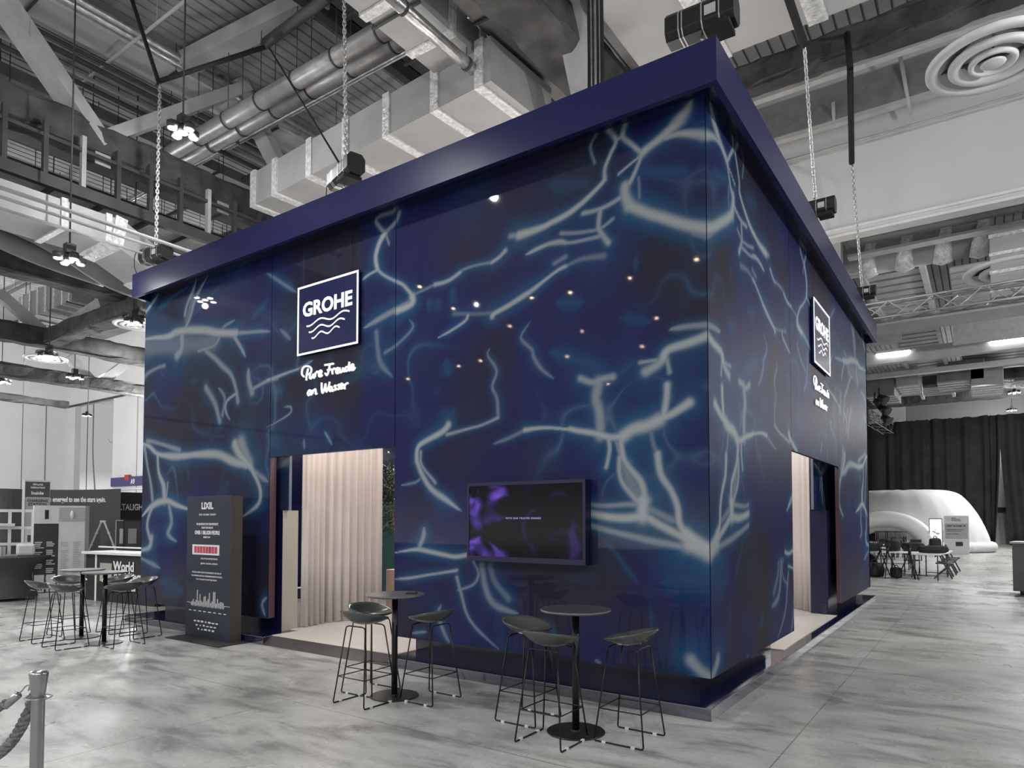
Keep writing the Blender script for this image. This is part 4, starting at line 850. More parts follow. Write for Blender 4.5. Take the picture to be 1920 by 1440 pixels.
MB().tube(smooth_line([(c.x, 3.6, 7.25), (c.x, 4.9, 7.2), (c.x + .1, 5.7, 6.95), (c.x + .2, 6.5, 6.6), (c.x + .2, 7.6, 6.5)], 6), .26, 24).ob('duct_run', M_DUCTD, t)
MB().tube(smooth_line([(c.x - .7, 4.4, 7.9), (c.x - .65, 4.6, 7.2), (c.x - .5, 5.3, 6.9), (c.x - .4, 6.6, 6.75)], 6), .22, 24).ob('duct_branch', M_DUCTD, t)
for k, (px, py, z, r) in enumerate(((150, 418, 6.35, .025), (150, 402, 6.4, .032), (150, 438, 6.3, .022))):
    c = az(px, py, z); one('ceiling_pipe', ('thin pipe, middle one of three under the catwalk', 'thin pipe, topmost of three under the catwalk', 'thin pipe, lowest of three under the catwalk')[k], 'pipe', MB().tube([(c.x, 1, z), (c.x, 11, z)], r, 10), M_STEELP)
c = az(100, 590, 7.2); duct('banded grey duct behind the far girders, its underside striped with foil', (c.x - 1.6, c.y + .5, 7.2), (c.x + 1.7, c.y + .5, 7.2), 1.5, .7, M_DUCT, (.3, .8, 1.3, 1.8, 2.3, 2.8, 3.2), bw=.08)
c = az(205, 575, 7.0); duct('short banded duct next to the fascia beyond the second girder', (c.x - .7, c.y + .6, 7.0), (c.x + 1.1, c.y + .6, 7.0), 1.3, .5, M_DUCT, (.5, 1.0, 1.6), bw=.07)
# diffusers
def make_diffuser(r=1.0):
    t = thing('air_diffuser', 'x', 'air diffuser')
    def ring(a, b, c, d, z0): return MB().lathe((0, 0, 0), [(a, z0 + .05), (a, z0), (b, z0 - .03), (c, z0 - .02), (d, z0 + .11), (d + .01, z0 + .12), (c + .01, z0), (a - .01, z0 + .04)], 72)
    ring(1.0, .97, .82, .74, .05).ob('outer_ring', M_WHITE, t); ring(.66, .63, .50, .43, .02).ob('middle_ring', M_WHITE, t); ring(.36, .34, .28, .24, 0).ob('inner_ring', M_WHITE, t)
    MB().lathe((0, 0, 0), [(0, -.035), (.14, -.03), (.19, -.01), (.14, .01), (0, .02)], 40).ob('centre_disc', M_WHITE, t)
    MB().lathe((0, 0, 0), [(.80, .05), (.70, .12), (.50, .22), (.45, .45)], 48).ob('neck', M_DUCT, t)
    MB().beam((-.78, 0, .1), (.78, 0, .1), .03, .05).beam((0, -.78, .1), (0, .78, .1), .03, .05).ob('cross_brace', M_STEELD, t)
    return t
DF = make_diffuser(); first = True
for px, py, z, sc, lab in ((1862, 118, 7.2, .70, 'large white round ceiling diffuser with concentric rings in the upper corner'), (86, 675, 5.9, .50, 'white round ceiling diffuser above the grey draped table'), (252, 612, 6.2, .45, 'white round ceiling diffuser half hidden behind the booth edge'),
                       (1852, 726, 8.0, .95, 'small distant round diffuser above the black curtain'), (1925, 722, 8.0, .95, 'distant round diffuser cut off by the picture edge above the curtain'), (1898, 512, 7.0, .9, 'round diffuser beneath the bulky duct behind the lattice truss')):
    c = az(px, py, z)
    if first: o = DF; o.location = c; o['label'] = lab; first = False
    else: o = dup(DF, c, 0, lab)
    o['group'] = 'round ceiling diffusers'; o.scale = (sc, sc, sc)
# high-bay lamps
def highbay(label, c, sc):
    t = thing('high_bay_lamp', label, 'ceiling lamp', c, 0.0, 'lit high bay lamps')
    P = [(0, 0), (.18, 0), (-.18, 0), (0, .18), (0, -.18)]
    b = MB(); [b.cyl((x * sc, y * sc), .075 * sc, 0, .10 * sc, 20) for x, y in P]; b.box(-.2 * sc, .2 * sc, -.02, .02, .1 * sc, .14 * sc).box(-.02, .02, -.2 * sc, .2 * sc, .1 * sc, .14 * sc).box(-.07, .07, -.07, .07, .13 * sc, .28); b.ob('housing', M_STEELD, t)
    for x, y in P: MB().cyl((x * sc, y * sc), .052 * sc, -.012, 0, 20).ob('lens', M_LAMPON, t)
    MB().cyl((0, 0), .014, .28, 11.32 - c.z, 8).ob('suspension_rod', M_STEELD, t)
for px, py, z, sc, lab, e in ((343, 250, 7.8, 1.0, 'lit five-lens ceiling lamp hanging below the steel brace, brightest of all', 260), (130, 490, 5.9, .95, 'lit five-lens ceiling lamp in front of the dark round duct', 45), (92, 670, 5.9, 1.0, 'lit ceiling lamp glowing on the round diffuser over the draped table', 60),
        (140, 709, 6.0, 1.0, 'lit ceiling lamp in front of the lowest brace by the far wall', 60), (3, 717, 6.2, 1.1, 'lit ceiling lamp at the very edge of the picture near the far wall', 60), (250, 606, 6.1, .8, 'lit ceiling lamp glowing by the diffuser next to the booth edge', 40), (1902, 737, 8.3, 1.1, 'lit distant ceiling lamp beside the far diffusers', 100), (1897, 770, 7.9, 1.0, 'lit distant ceiling lamp hanging in front of the black curtain', 100)):
    c = az(px, py, z); highbay(lab, c, sc); lamp('high_bay_light', c - Vector((0, 0, .12)), e * .35, .05)
# small warm spots of the hall behind the viewer; they mirror in the glossy booth wall
wl = None
for px, py, D in ((1181, 521, 22), (1306, 486, 17), (997, 558, 22), (901, 676, 26), (860, 686, 26), (765, 710, 28), (1140, 719, 28), (1063, 668, 26), (1204, 649, 24), (787, 537, 20), (850, 578, 22), (956, 611, 26), (1069, 548, 20), (1091, 621, 30), (1231, 596, 23), (466, 545, 22)):
    d = _ray(px, py).normalized(); d = d / math.hypot(d.x, d.y); p = CO + d * D; p.y = 12 - p.y
    if wl is None:
        wl = thing('ceiling_spotlight', 'small warm spotlight mirrored in the glossy booth wall', 'spotlight', group='warm spotlights')
        MB().lathe((0, 0, 0), [(0, 0), (.075, 0), (.085, .02), (.085, .18), (0, .2)], 20).ob('can', M_STEELD, wl); MB().lathe((0, 0, 0), [(0, -.03), (.03, -.025), (.05, -.004)], 16).ob('lens', M_WARM, wl); MB().cyl((0, 0), .01, .2, 3, 6).ob('suspension_rod', M_STEELD, wl); wl.location = p
    else: dup(wl, p, 0)

# ------------------------------------------------------------------ right side of the ceiling
def xline(px, py, z): c = az(px, py, z); return c.y
y1 = xline(1583, 108, 9.7)
girder('wrapped girder with white lower flange crossing behind the hanging chains', (-12, y1 + .1, 9.95), (9, y1 + .1, 9.95), .40, .5, 21, flange=True)
y2 = xline(1602, 205, 9.7)
gb = thing('steel_girder', 'grey steel girder with pale flange along the top of the bulkhead', 'girder')
MB().box(-12, 9, y2 - .05, y2 + .05, 9.6, 10.3).ob('web', mat('girder_paint', .20, .6, var=.15), gb); MB().box(-12, 9, y2 - .02, y2 + .14, 9.52, 9.60).ob('flange', mat('flange_paint', .45, .6), gb)
yb = y2 + .35; zb_ = ay(1740, 404, yb).z
one('bulkhead', 'broad pale bulkhead panel hanging from the ceiling beyond the booth', 'bulkhead', MB().box(-12, 12.9, yb, yb + .25, zb_, 11.2), M_BULK)
one('bulkhead_rail', 'double white rail along the lower edge of the pale bulkhead', 'rail', MB().box(-12, 12.9, yb - .03, yb + .28, zb_ - .05, zb_ - .001).box(-12, 12.9, yb - .05, yb, zb_ + .07, zb_ + .12), M_WHITE)
c = ay(1690, 240, yb - .05); one('conduit', 'thin conduit pair fixed across the pale bulkhead', 'conduit', MB().tube([(-12, c.y, c.z), (14, c.y, c.z)], .018, 8).tube([(-12, c.y, c.z - .08), (14, c.y, c.z - .08)], .012, 8), M_STEELP)
c = ay(1690, 198, yb - .12); one('cable_run', 'black cable running above the bulkhead conduits', 'cable', MB().tube([(-12, c.y, c.z), (14, c.y, c.z)], .03, 8), M_STRAP)
for k, (px, py, py2) in enumerate(((1684, 85, 215), (1562, 190, 235))):
    c = ay(px, py, yb - .6); d = ay(px + (24 if k == 0 else 2), py2, yb - .3); one('conduit_drop', ('pale conduit dropping from the flange to the bulkhead', 'short grey conduit stub on the steel girder')[k], 'conduit', MB().tube([c, d], .035, 10), M_STEELP)
# beyond the bulkhead
yb2 = 18.2
c = ay(1720, 470, yb2); R_ = .36; t = thing('round_duct', 'round grey duct with crumpled foil sleeves beyond the bulkhead', 'duct')
MB().tube([(-8, yb2, c.z), (ay(1850, 455, yb2).x, yb2, c.z)], R_, 32).ob('duct_run', M_DUCT, t)
for px in (1632, 1700, 1772, 1842):
    x = ay(px, 470, yb2).x; MB().tube([(x - .14, yb2, c.z), (x - .07, yb2, c.z - .02), (x + .05, yb2, c.z), (x + .14, yb2, c.z)], [R_ + .02, R_ + .06, R_ + .04, R_ + .02], 24).ob('foil_sleeve', M_FOIL, t)
c = ay(1720, 425, 17.4); one('cable_tray', 'long cable tray above the round foil-sleeved duct', 'cable tray', MB().box(-2.5, 3, 17.4, 17.8, c.z, c.z + .06).box(-2.5, 3, 17.38, 17.42, c.z, c.z + .18), M_STEELP)
c = ay(1720, 448, 17.2); one('cable_tray', 'second cable tray, lower and brighter, above the foil sleeves', 'cable tray', MB().box(-2.5, 3, 17.2, 17.5, c.z - .1, c.z - .04), M_ALU)
c = ay(1720, 410, 19.5); pipe('thick pale pipe high beyond the bulkhead', (-8, 19.5, c.z + .1), (3, 19.5, c.z + .1), .2, M_PIPE, 1.5)
xa = ay(1857, 500, 17.2).x; z0_, z1_ = ay(1857, 560, 17.2).z, ay(1857, 428, 17.2).z
duct('bulky pale rectangular duct at the edge behind the lattice truss', (xa, 17.9, z0_), (xa + 5, 17.9, z0_), 1.5, z1_ - z0_, mat('pale_duct', .4), (), rods=False)
fb = thing('foil_seam', 'bright foil seams around the bulky pale duct', 'foil seam')
for k in range(4): MB().box(xa - .02, xa + 5, 17.11, 17.15, z0_ + .1 + k * .38, z0_ + .17 + k * .38).ob('tape', M_FOIL, fb)
# lattice truss
def lattice(label, p, q, s, r=.025, n=None, m=M_ALU):
    t = thing('lattice_truss', label, 'truss'); p, q = Vector(p), Vector(q); d = q - p; L = d.length; d.normalize(); a = d.cross(Vector((0, 0, 1))).normalized() * s / 2; u = Vector((0, 0, s / 2))
    cs = [a + u, -a + u, -a - u, a - u]
    for c_ in cs: MB().tube([p + c_, q + c_], r, 10).ob('chord', m, t)
    n = n or int(L / s / 1.25); b = MB()
    for i in range(4):
        c0, c1 = cs[i], cs[(i + 1) % 4]
        for k in range(n):
            A = p + d * L * k / n; B = p + d * L * (k + 1) / n; b.tube([A + (c0 if k % 2 else c1), B + (c1 if k % 2 else c0)], r * .5, 6, caps=False)
    b.ob('lacing', m, t); return t
yt = 16.9; c = ay(1632, 590, yt); d = ay(1925, 541, yt); zc = (c.z + d.z) / 2
lattice('aluminium lattice truss crossing beside the far end of the fascia', (-2.5, yt, zc), (3.5, yt, zc), .34)
one('shade_board', 'grey flat panel lying under the lattice truss', 'panel', MB().box(-2.5, 3.5, yt - .1, yt + .8, zc - .32, zc - .28), M_DUCT)
# panels and corrugated strip behind
def quad_x(px0, px1, py0, py1, y, th=.1):
    a = ay(px0, (py0 + py1) / 2, y); b = ay(px1, (py0 + py1) / 2, y); m_ = (px0 + px1) / 2; z1 = ay(m_, py0, y).z; z0 = ay(m_, py1, y).z
    return MB().box(a.x, b.x, y, y + th, z0, z1)
one('ceiling_board', 'grey board above the far tube light, near the fascia end', 'panel', quad_x(1560, 1690, 592, 650, 25), mat('board_g', .27, .7))
one('ceiling_board', 'wide grey board high above the far diffusers', 'panel', quad_x(1786, 2040, 560, 632, 25), mat('board_g', .27, .7))
c0 = az(1727, 655, 8.2); sc_ = thing('slatted_walkway', 'slatted pale walkway running away under the far ceiling', 'walkway')
xw = c0.x
MB().box(xw - .75, xw - .62, 19, 42, 8.1, 8.3).ob('side_rail', M_STEELP, sc_); MB().box(xw + .62, xw + .75, 19, 42, 8.1, 8.3).ob('side_rail', M_STEELP, sc_)
b = MB(); [b.box(xw - .62, xw + .62, 19 + k * .6, 19.42 + k * .6, 8.2, 8.24) for k in range(38)]; b.ob('slats', M_DUCT, sc_)
b = MB(); [b.box(xw + 1.2, xw + 6.5, 22 + k * .6, 22.42 + k * .6, 8.6, 8.64) for k in range(30)]; one('slatted_deck', 'broad slatted deck beside the far walkway', 'deck', b, M_DUCT)
for k, (px, py, y, h_, lab) in enumerate(((1780, 655, 27, .45, 'pale beam carrying the far tube lights'), (1780, 712, 36, .5, 'dark beam above the distant diffusers'), (1790, 745, 46, .6, 'dark uneven beam just above the black curtain'), (1780, 690, 31, .18, 'thin bright rail between the far beams'))):
    c = ay(px, py, y)
    if k in (1, 2): girder(lab, (-9, y, c.z), (10, y, c.z), .5, h_ * .9, 30 + k)
    else: one('far_beam', lab, 'beam', MB().box(-9, 10, y, y + .3, c.z - h_ / 2, c.z + h_ / 2), M_STEELP if k == 0 else M_ALU)
for k, (px0, px1, py0, py1) in enumerate(((1645, 1704, 666, 655), (1857, 1925, 641, 627))):
    a = ay(px0, py0, 26.93); b_ = ay(px1, py1, 26.93); b_.z = a.z
    t = thing('tube_light', ('lit tube light on the pale beam close to the booth', 'lit tube light on the pale beam at the picture edge')[k], 'tube light', group='tube lights on the pale beam')
    MB().tube([a, b_], .05, 12).ob('tube', M_TUBE, t); MB().box(a.x - .05, b_.x + .05, 26.88, 27.0, a.z + .04, a.z + .12).ob('batten', M_WHITE, t)
for k, (px, py, wd) in enumerate(((1700, 700, 30), (1650, 720, 40), (1800, 690, 60), (1850, 700, 40))):
    a = ay(px, py, 33); s_ = wd / 38.0
    duct(('pale box duct dropping between the far beams', 'dark duct stub near the booth end under the far beam', 'round-edged duct above the far diffusers', 'small duct stub near the distant lamps')[k], (a.x, 33, a.z - .5), (a.x, 36, a.z - .5), s_, .8, (M_DUCT, M_DUCTD, M_DUCTD, M_DUCT)[k], (.4, 1.0, 1.6, 2.2), rods=False, bw=.1)
c = ay(1690, 730, 48); pipe('thick foil pipe along the far wall above the curtain', (-9, 48, c.z), (-1, 48, c.z), .35, M_PIPEL)
a = ay(1632, 775, 30); lattice('dark little lighting truss at the booth end, holding spotlights', (a.x - .4, 27, a.z + .0), (a.x + .2, 34, a.z - .2), .4, .02, m=M_STEELD)
for k, (px, py) in enumerate(((1652, 765), (1655, 782), (1640, 752), (1648, 744))):
    c = ay(px, py, 30); one('stage_spotlight', ('upper black stage spotlight on the dark truss', 'lower black stage spotlight on the dark truss', 'black stage spotlight at the inner end of the dark truss', 'topmost black stage spotlight above the dark truss')[k], 'spotlight', MB().tube([c, c + Vector((.25, -.1, -.2))], [.12, .2], 12).tube([c, c + Vector((0, 0, .35))], .03, 6), M_BLACK)
c = ay(1668, 770, 58.6); one('wall_column', 'pale column at the far wall beside the dark truss', 'column', MB().box(c.x - 1.4, c.x + 1.0, 58.6, 59.2, 0, 11.2), M_WALL)

# ------------------------------------------------------------------ far right ground: curtain, dome, signs, tables
yc = 57.0; zt_ = 8.9
curtain('stage_curtain', 'tall black curtain wall behind the white inflatable dome', curtain_mesh([(-14, yc), (-4, yc), (.62, yc)], 0, zt_, .22, .95, ragged=.05), M_DRAPE, .02)
# second drape with a parting: its edge swings aside near the bottom
def parted(x0, x1, side):
    n = 60; vs = []
    for k in range(9):
        z = k / 8 * zt_
        for i in range(n + 1):
            u = i / n; pull = max(0, (6.98 - z) / 6.98) ** 1.25 * .42
            xa_, xb_ = (x0 + pull, x1) if side > 0 else (x0, x1 - pull)
            vs.append((xa_ + (xb_ - xa_) * u, yc + .2 * math.sin(u * (x1 - x0) * 6.6 + .9 * math.sin(u * 9)), z))
    return MB().add(vs, [(k * (n + 1) + i, k * (n + 1) + i + 1, (k + 1) * (n + 1) + i + 1, (k + 1) * (n + 1) + i) for k in range(8) for i in range(n)], True)
curtain('stage_curtain', 'black curtain length with its edge pulled aside, leaving a bright slit', parted(.95, 8, 1), M_DRAPE, .02)
curtain('stage_curtain', 'narrow black curtain length on the dome side of the bright slit', parted(.4, .96, -1), M_DRAPE, .02)
one('backdrop_screen', 'pale panel showing through the slit in the black curtain', 'panel', MB().box(-1, 3, 59, 59.2, 2.6, 8.5), M_WALL)
one('skirting_box', 'grey skirting board behind the curtain slit', 'panel', MB().box(-1, 3, 58.8, 59, 0, 2.2), M_GREYB)
# dome
dome = thing('inflatable_dome', 'white inflatable dome tent with a round arched entrance in front of the black curtain', 'inflatable tent')
dcx, dcy = -3.9, 44.4; A_, B_, C_ = 4.15, 3.6, 3.35; vs = []; fs = []; nu, nv = 96, 20
PF = [(1, 0), (1.0, .12), (.955, .33), (.87, .58), (.76, .80), (.66, .93), (.54, .985), (.38, 1.0), (.2, 1.0), (0, 1.0)]
PF = [(p.x, p.y) for p in smooth_line([(a, b, 0) for a, b in PF], 3)]; nv = len(PF) - 1
for j in range(nv + 1):
    for i in range(nu):
        th = 2 * PI * i / nu; rib = 1 + .010 * abs(math.sin(th * 14))
        vs.append((dcx + A_ * max(.001, PF[j][0]) * math.cos(th) * rib, dcy + B_ * max(.001, PF[j][0]) * math.sin(th) * rib, C_ * PF[j][1] + .04 * math.sin(i * .9) * (1 - PF[j][0])))
for j in range(nv):
    for i in range(nu):
        th = (i + .5) / nu * 2 * PI; zq = C_ * (PF[j][1] + PF[j + 1][1]) / 2; xq = dcx + A_ * math.cos(th)
        if math.sin(th) < 0 and abs(xq - (-4.35)) < 1.05 * math.sqrt(max(0, 1 - (zq / 1.5) ** 2)): continue
        fs.append((j * nu + i, j * nu + (i + 1) % nu, (j + 1) * nu + (i + 1) % nu, (j + 1) * nu + i))
o = MB().add(vs, fs, True).ob('shell', M_INFL, dome); sd = o.modifiers.new('fabric', 'SOLIDIFY'); sd.thickness = .05
MB().tube([(dcx + (A_ + .03) * math.cos(a), dcy + (B_ + .03) * math.sin(a), .27) for a in [-1.35 + k * .2 for k in range(36)] if not (-2.0 < a < -1.4)], .28, 14).ob('base_tube', M_INFL, dome)
for r_, yy, rr in ((1.75, 40.55, .42), (1.45, 40.95, .35)):
    MB().tube([(-4.35 + r_ * 1.15 * math.cos(a), yy + .1 * math.sin(a), max(.1, r_ * 1.0 * math.sin(a) ** .9 if math.sin(a) > 0 else .1)) for a in [k * PI / 24 for k in range(25)]], rr, 16).ob('entrance_arch', M_INFL, dome)
MB().add([(-6.2, 41.9, 0), (-2.4, 41.9, 0), (-2.4, 41.9, 1.7), (-6.2, 41.9, 1.7)], [(0, 1, 2, 3)]).ob('inner_shade_sheet', M_DRAPE, dome)  # dark sheet standing for the shade inside the dome
# signs
def board(name, label, px0, px1, py0, py1, y, m, th=.06, cat='sign'):
    t = thing(name, label, cat); a = ay(px0, py1, y); b_ = ay(px1, py1, y); z1 = ay((px0 + px1) / 2, py0, y).z
    MB().box(a.x, b_.x, y, y + th, max(0, a.z) if a.z > .15 else 0, z1).ob('board', m, t); return t, a.x, b_.x, z1
t, xa_, xb_, zt2 = board('room_sign', 'grey standing sign reading CRIT ROOM 14 in front of the dome', 1771, 1818, 967, 1040, 40.3, M_LGREY)
MB().box(xa_ + .05, xb_ - .05, 40.28, 40.3, .78, 1.52).ob('grey_field', M_GREYB, t)
text_mesh('lettering', 'CRIT ROOM 14', .14, M_INKB, face_mtx((xa_ + .1, 40.27, 1.36), (1, 0, 0)), t, bold=.03, width=.8, height=.09)
text_mesh('lettering', 'World\nArchitecture\nFestival Series', .07, M_INKB, face_mtx((xa_ + .32, 40.27, 1.78), (1, 0, 0)), t, bold=.01, lines=.9)
MB().box(xa_ + .12, xa_ + .27, 40.27, 40.29, 1.66, 1.82).ob('crest', M_STEELP, t); MB().box(xa_ + .48, xa_ + .78, 40.27, 40.29, .42, .62).ob('label_box', M_INKB, t)
for k, z in enumerate((1.22, 1.15, 1.0)): MB().box(xa_ + .1, xa_ + .85 - .12 * k, 40.27, 40.29, z, z + .02).ob('text_line', M_INKB, t)
t, xa_, xb_, zt2 = board('poster_stand', 'bright white poster covered with small drawings beside the CRIT ROOM sign', 1743, 1768, 972, 1034, 40.3, M_STEELD)
MB().box(xa_ + .03, xb_ - .03, 40.28, 40.3, .15, zt2 - .04).ob('paper', mat('glowing_paper', .9, .5, emit=(.35,)), t)  # paper given a faint glow of its own to look bright
b = MB(); rnd = random.Random(2)
for k in range(26): x = rnd.uniform(xa_ + .07, xb_ - .2); z = rnd.uniform(.25, 1.2); b.box(x, x + rnd.uniform(.04, .14), 40.27, 40.29, z, z + rnd.uniform(.015, .05))
b.ob('drawings', M_GREYB, t)
# work tables with bags
def make_worktable():
    t = thing('folding_table', 'x', 'folding table'); MB().box(-.9, .9, -.35, .35, .71, .74).ob('tabletop', M_WHITE, t)
    for x in (-.75, .75):
        for y in (-.28, .28): MB().tube([(x, y, 0), (x, y, .71)], .016, 8).ob('leg', M_STEELD, t)
    MB().tube([(-.75, -.28, .12), (-.75, .28, .12)], .012, 6).tube([(.75, -.28, .12), (.75, .28, .12)], .012, 6).ob('stretcher', M_STEELD, t); return t
WT = make_worktable(); first = True
for x, y, rz, lab in ((-2.55, 23.6, .0, 'white folding work table nearest the booth, with cameras on it'), (-1.75, 25.2, .05, 'white folding work table in the middle of the far seating'), (-2.9, 27.0, 0, 'white folding work table behind the middle one'), (-3.2, 30.5, 0, 'white folding work table closest to the dome entrance'), (-1.3, 23.3, 1.45, 'white folding work table placed crosswise at the outer end')):
    if first: o = WT; o.location = (x, y, 0); o.rotation_euler = (0, 0, rz); o['label'] = lab; first = False
    else: o = dup(WT, (x, y, 0), rz, lab)
    o['group'] = 'folding work tables by the dome'
def bag(label, x, y, z, sx_, sy_, sz_, seed):
    bm = bmesh.new(); bmesh.ops.create_cube(bm, size=1); bmesh.ops.subdivide_edges(bm, edges=bm.edges, cuts=4, use_grid_fill=True); r_ = random.Random(seed)
    for v in bm.verts:
        l_ = v.co.length; v.co = v.co * (.55 + .45 * (.62 / l_)) if l_ > 0 else v.co; v.co.x *= sx_ * r_.uniform(.95, 1.05); v.co.y *= sy_; v.co.z *= sz_ * r_.uniform(.93, 1.05); v.co.z += sz_ * .5
    lo = min(v.co.z for v in bm.verts)
    for v in bm.verts: v.co.z = max(v.co.z, lo + .01) - lo
    me = bpy.data.meshes.new('equipment_bag'); bm.to_mesh(me); bm.free(); me.materials.append(M_STRAP)
    t = thing('equipment_bag', label, 'bag', (x, y, z), r_.uniform(-.4, .4)); o = bpy.data.objects.new('bag_shell', me); COL.objects.link(o); o.parent = t; [setattr(p, 'use_smooth', True) for p in me.polygons]
    MB().tube(smooth_line([(-sx_ * .25, 0, sz_ * .9), (-sx_ * .1, 0, sz_ * 1.25), (sx_ * .1, 0, sz_ * 1.25), (sx_ * .25, 0, sz_ * .9)], 4), .012, 6).ob('handle', M_STRAP, t)
for k, (x, y, z, a, b_, c_, lab) in enumerate(((-2.9, 23.5, .74, .5, .3, .25, 'dark equipment bag on the nearest white work table'), (-2.3, 23.6, .74, .35, .3, .32, 'upright black camera bag on the nearest white work table'), (-1.9, 25.1, .74, .6, .3, .22, 'long black bag on the middle work table'), (-1.3, 25.2, .74, .3, .3, .35, 'tall black bag on the middle work table'),
        (-2.75, 22.9, 0, .5, .4, .4, 'black holdall on the floor at the booth end'), (-2.15, 22.7, 0, .28, .25, .3, 'small black bag on the floor between the tripods'), (-3.1, 24.2, 0, .5, .4, .6, 'big black rucksack beside the booth wall'), (-1.25, 23.0, .74, .7, .3, .2, 'black instrument case on the crosswise table'), (-2.6, 26.9, .74, .5, .3, .28, 'black bag on the table behind the middle one'))):
    bag(lab, x, y, z, a, b_, c_, k + 3)
def make_tripod():
    t = thing('camera_tripod', 'x', 'tripod')
    for k in range(3): a = k * 2 * PI / 3 + .4; MB().tube([(0, 0, .78), (.33 * math.cos(a), .33 * math.sin(a), .01)], [.022, .014], 8).ob('leg', M_BLACK, t)
    MB().cyl((0, 0), .04, .72, .92, 12).box(-.07, .07, -.05, .05, .92, 1.02).ob('head', M_BLACK, t); return t
TP = make_tripod(); first = True
for x, y, rz, lab in ((-2.35, 22.55, 0, 'black tripod standing left in front of the work tables'), (-1.78, 22.4, .9, 'black tripod standing in front of the middle of the work tables'), (-2.6, 23.1, .4, 'black tripod half behind the booth end beside the holdall')):
    if first: o = TP; o.location = (x, y, 0); o['label'] = lab; first = False
    else: o = dup(TP, (x, y, 0), rz, lab)
    o['group'] = 'tripods by the work tables'
def make_chair():
    t = thing('folding_chair', 'x', 'chair'); MB().box(-.21, .21, -.2, .2, .43, .46).ob('seat', M_BLACK, t); MB().box(-.21, .21, .19, .215, .62, .88).ob('backrest', M_BLACK, t)
    for x in (-.2, .2):
        MB().tube([(x, .2, .88), (x, -.2, .0)], .012, 6).ob('leg', M_STEELD, t); MB().tube([(x, -.18, .45), (x, .25, 0)], .012, 6).ob('leg', M_STEELD, t)
    return t
CH = make_chair(); k = 0
for x, y, rz in ((-1.0, 23.4, PI / 2), (-1.0, 24.3, PI / 2), (-.95, 25.2, PI / 2), (-.95, 26.1, PI / 2), (-.9, 27.0, PI / 2), (-3.6, 33.0, 0), (-3.0, 33.1, 0), (-2.4, 33.0, 0), (-1.9, 24.6, PI)):
    lab = ('black folding chair, first of the row along the outer end of the tables', 'black folding chair, second of the row along the outer end', 'black folding chair in the middle of the row at the outer end', 'black folding chair, second last of the row at the outer end', 'black folding chair, last and farthest of the row at the outer end',
           'black chair at the dome entrance, booth side', 'black chair at the dome entrance, centre', 'black chair at the dome entrance, sign side', 'black folding chair between the first two work tables')[k]
    if k == 0: o = CH; o.location = (x, y, 0); o.rotation_euler = (0, 0, rz); o['label'] = lab
    else: o = dup(CH, (x, y, 0), rz, lab)
    o['group'] = 'folding chairs by the work tables'; k += 1
for k in range(6):
    q = ay(1648 + (0, 8, 18, 26, 34, 42)[k], 985, 35.5); t = thing('wrapped_chair', ('slatted-back chair inside the dome arch, closest to its booth side', 'slatted-back chair second inside the dome arch', 'slatted-back chair third inside the dome arch', 'slatted-back chair fourth inside the dome arch', 'slatted-back chair fifth inside the dome arch', 'slatted-back chair closest to the sign side of the arch')[k], 'chair', (q.x, 35.5, 0), group='slatted chairs in front of the dome arch')
    b = MB(); [b.tube([(-.18 + j * .07, .2, .45), (-.18 + j * .07, .22, 1.15)], .018, 6) for j in range(6)]; b.tube([(-.2, .22, 1.16), (.2, .22, 1.16)], .025, 8); b.ob('backrest', M_STEELD, t); MB().box(-.22, .22, -.2, .22, .42, .47).ob('seat', M_STEELD, t)
    for x in (-.2, .2):
        for y in (-.18, .2): MB().tube([(x, y, 0), (x, y, .43)], .014, 6).ob('leg', M_STEELD, t)
t = thing('service_counter', 'grey counter cabinet cut off by the picture edge beyond the open floor', 'counter', (1.15, 19.3, 0), -.15)
MB().box(-.62, .9, -.3, .45, .1, 1.17).ob('cabinet', mat('counter_grey', .13, .6, var=.1), t); MB().box(-.66, .94, -.34, .49, 1.17, 1.21).ob('worktop', M_LGREY, t); MB().box(-.5, .85, -.24, .4, 0, .1).ob('kick_base', M_BLACK, t)
MB().box(-.2, .9, -.32, -.3, .72, .95).ob('opening', M_BLACK, t)  # black slab whose colour stands for the shade of a recess

# ------------------------------------------------------------------ far left ground
def facing(px, py, z=0):
    p = az(px, py, z); v = Vector((p.x, p.y, 0)).normalized(); return p, math.atan2(v.y, v.x) - PI / 2       # local +Y points away from the viewer
def lp(o, mtx): o.matrix_local = mtx; return o
# curved charcoal partition with the quotation
t = thing('display_partition', 'curved charcoal partition wall reading then we emerged to see the stars again', 'partition')
pp = [az(x, y, 0) for x, y in ((-70, 1102), (0, 1101), (50, 1098), (110, 1096), (170, 1097), (223, 1100))]
b = MB(); P = smooth_line([(p.x, p.y, 0) for p in pp], 6); vs = []
for p in P:
    n_ = Vector((p.x, p.y, 0)).normalized(); vs += [(p.x, p.y, 0), (p.x, p.y, 2.5), (p.x + n_.x * .12, p.y + n_.y * .12, 2.5), (p.x + n_.x * .12, p.y + n_.y * .12, 0)]
m_ = len(P); fs = [(4 * i + a, 4 * i + (a + 1) % 4, 4 * i + 4 + (a + 1) % 4, 4 * i + 4 + a) for i in range(m_ - 1) for a in range(4)] + [(0, 1, 2, 3), (4 * m_ - 4, 4 * m_ - 3, 4 * m_ - 2, 4 * m_ - 1)]
b.add(vs, fs, False).ob('board', M_PART, t)
a = pp[2]; c = pp[5]; dr = (c - a).normalized(); o_ = a + (c - a) * .02 - Vector((a.x, a.y, 0)).normalized() * .10
o_ = az(52, 1107, 0); o2 = az(196, 1105, 0); z_t = 2.13
text_mesh('lettering', 'and then we emerged to see the stars again.', .2, M_INK, face_mtx((o_.x, o_.y, z_t - .03), o2 - o_), t, bold=.02, width=(o2 - o_).length * .99, height=.17, depth=.002)
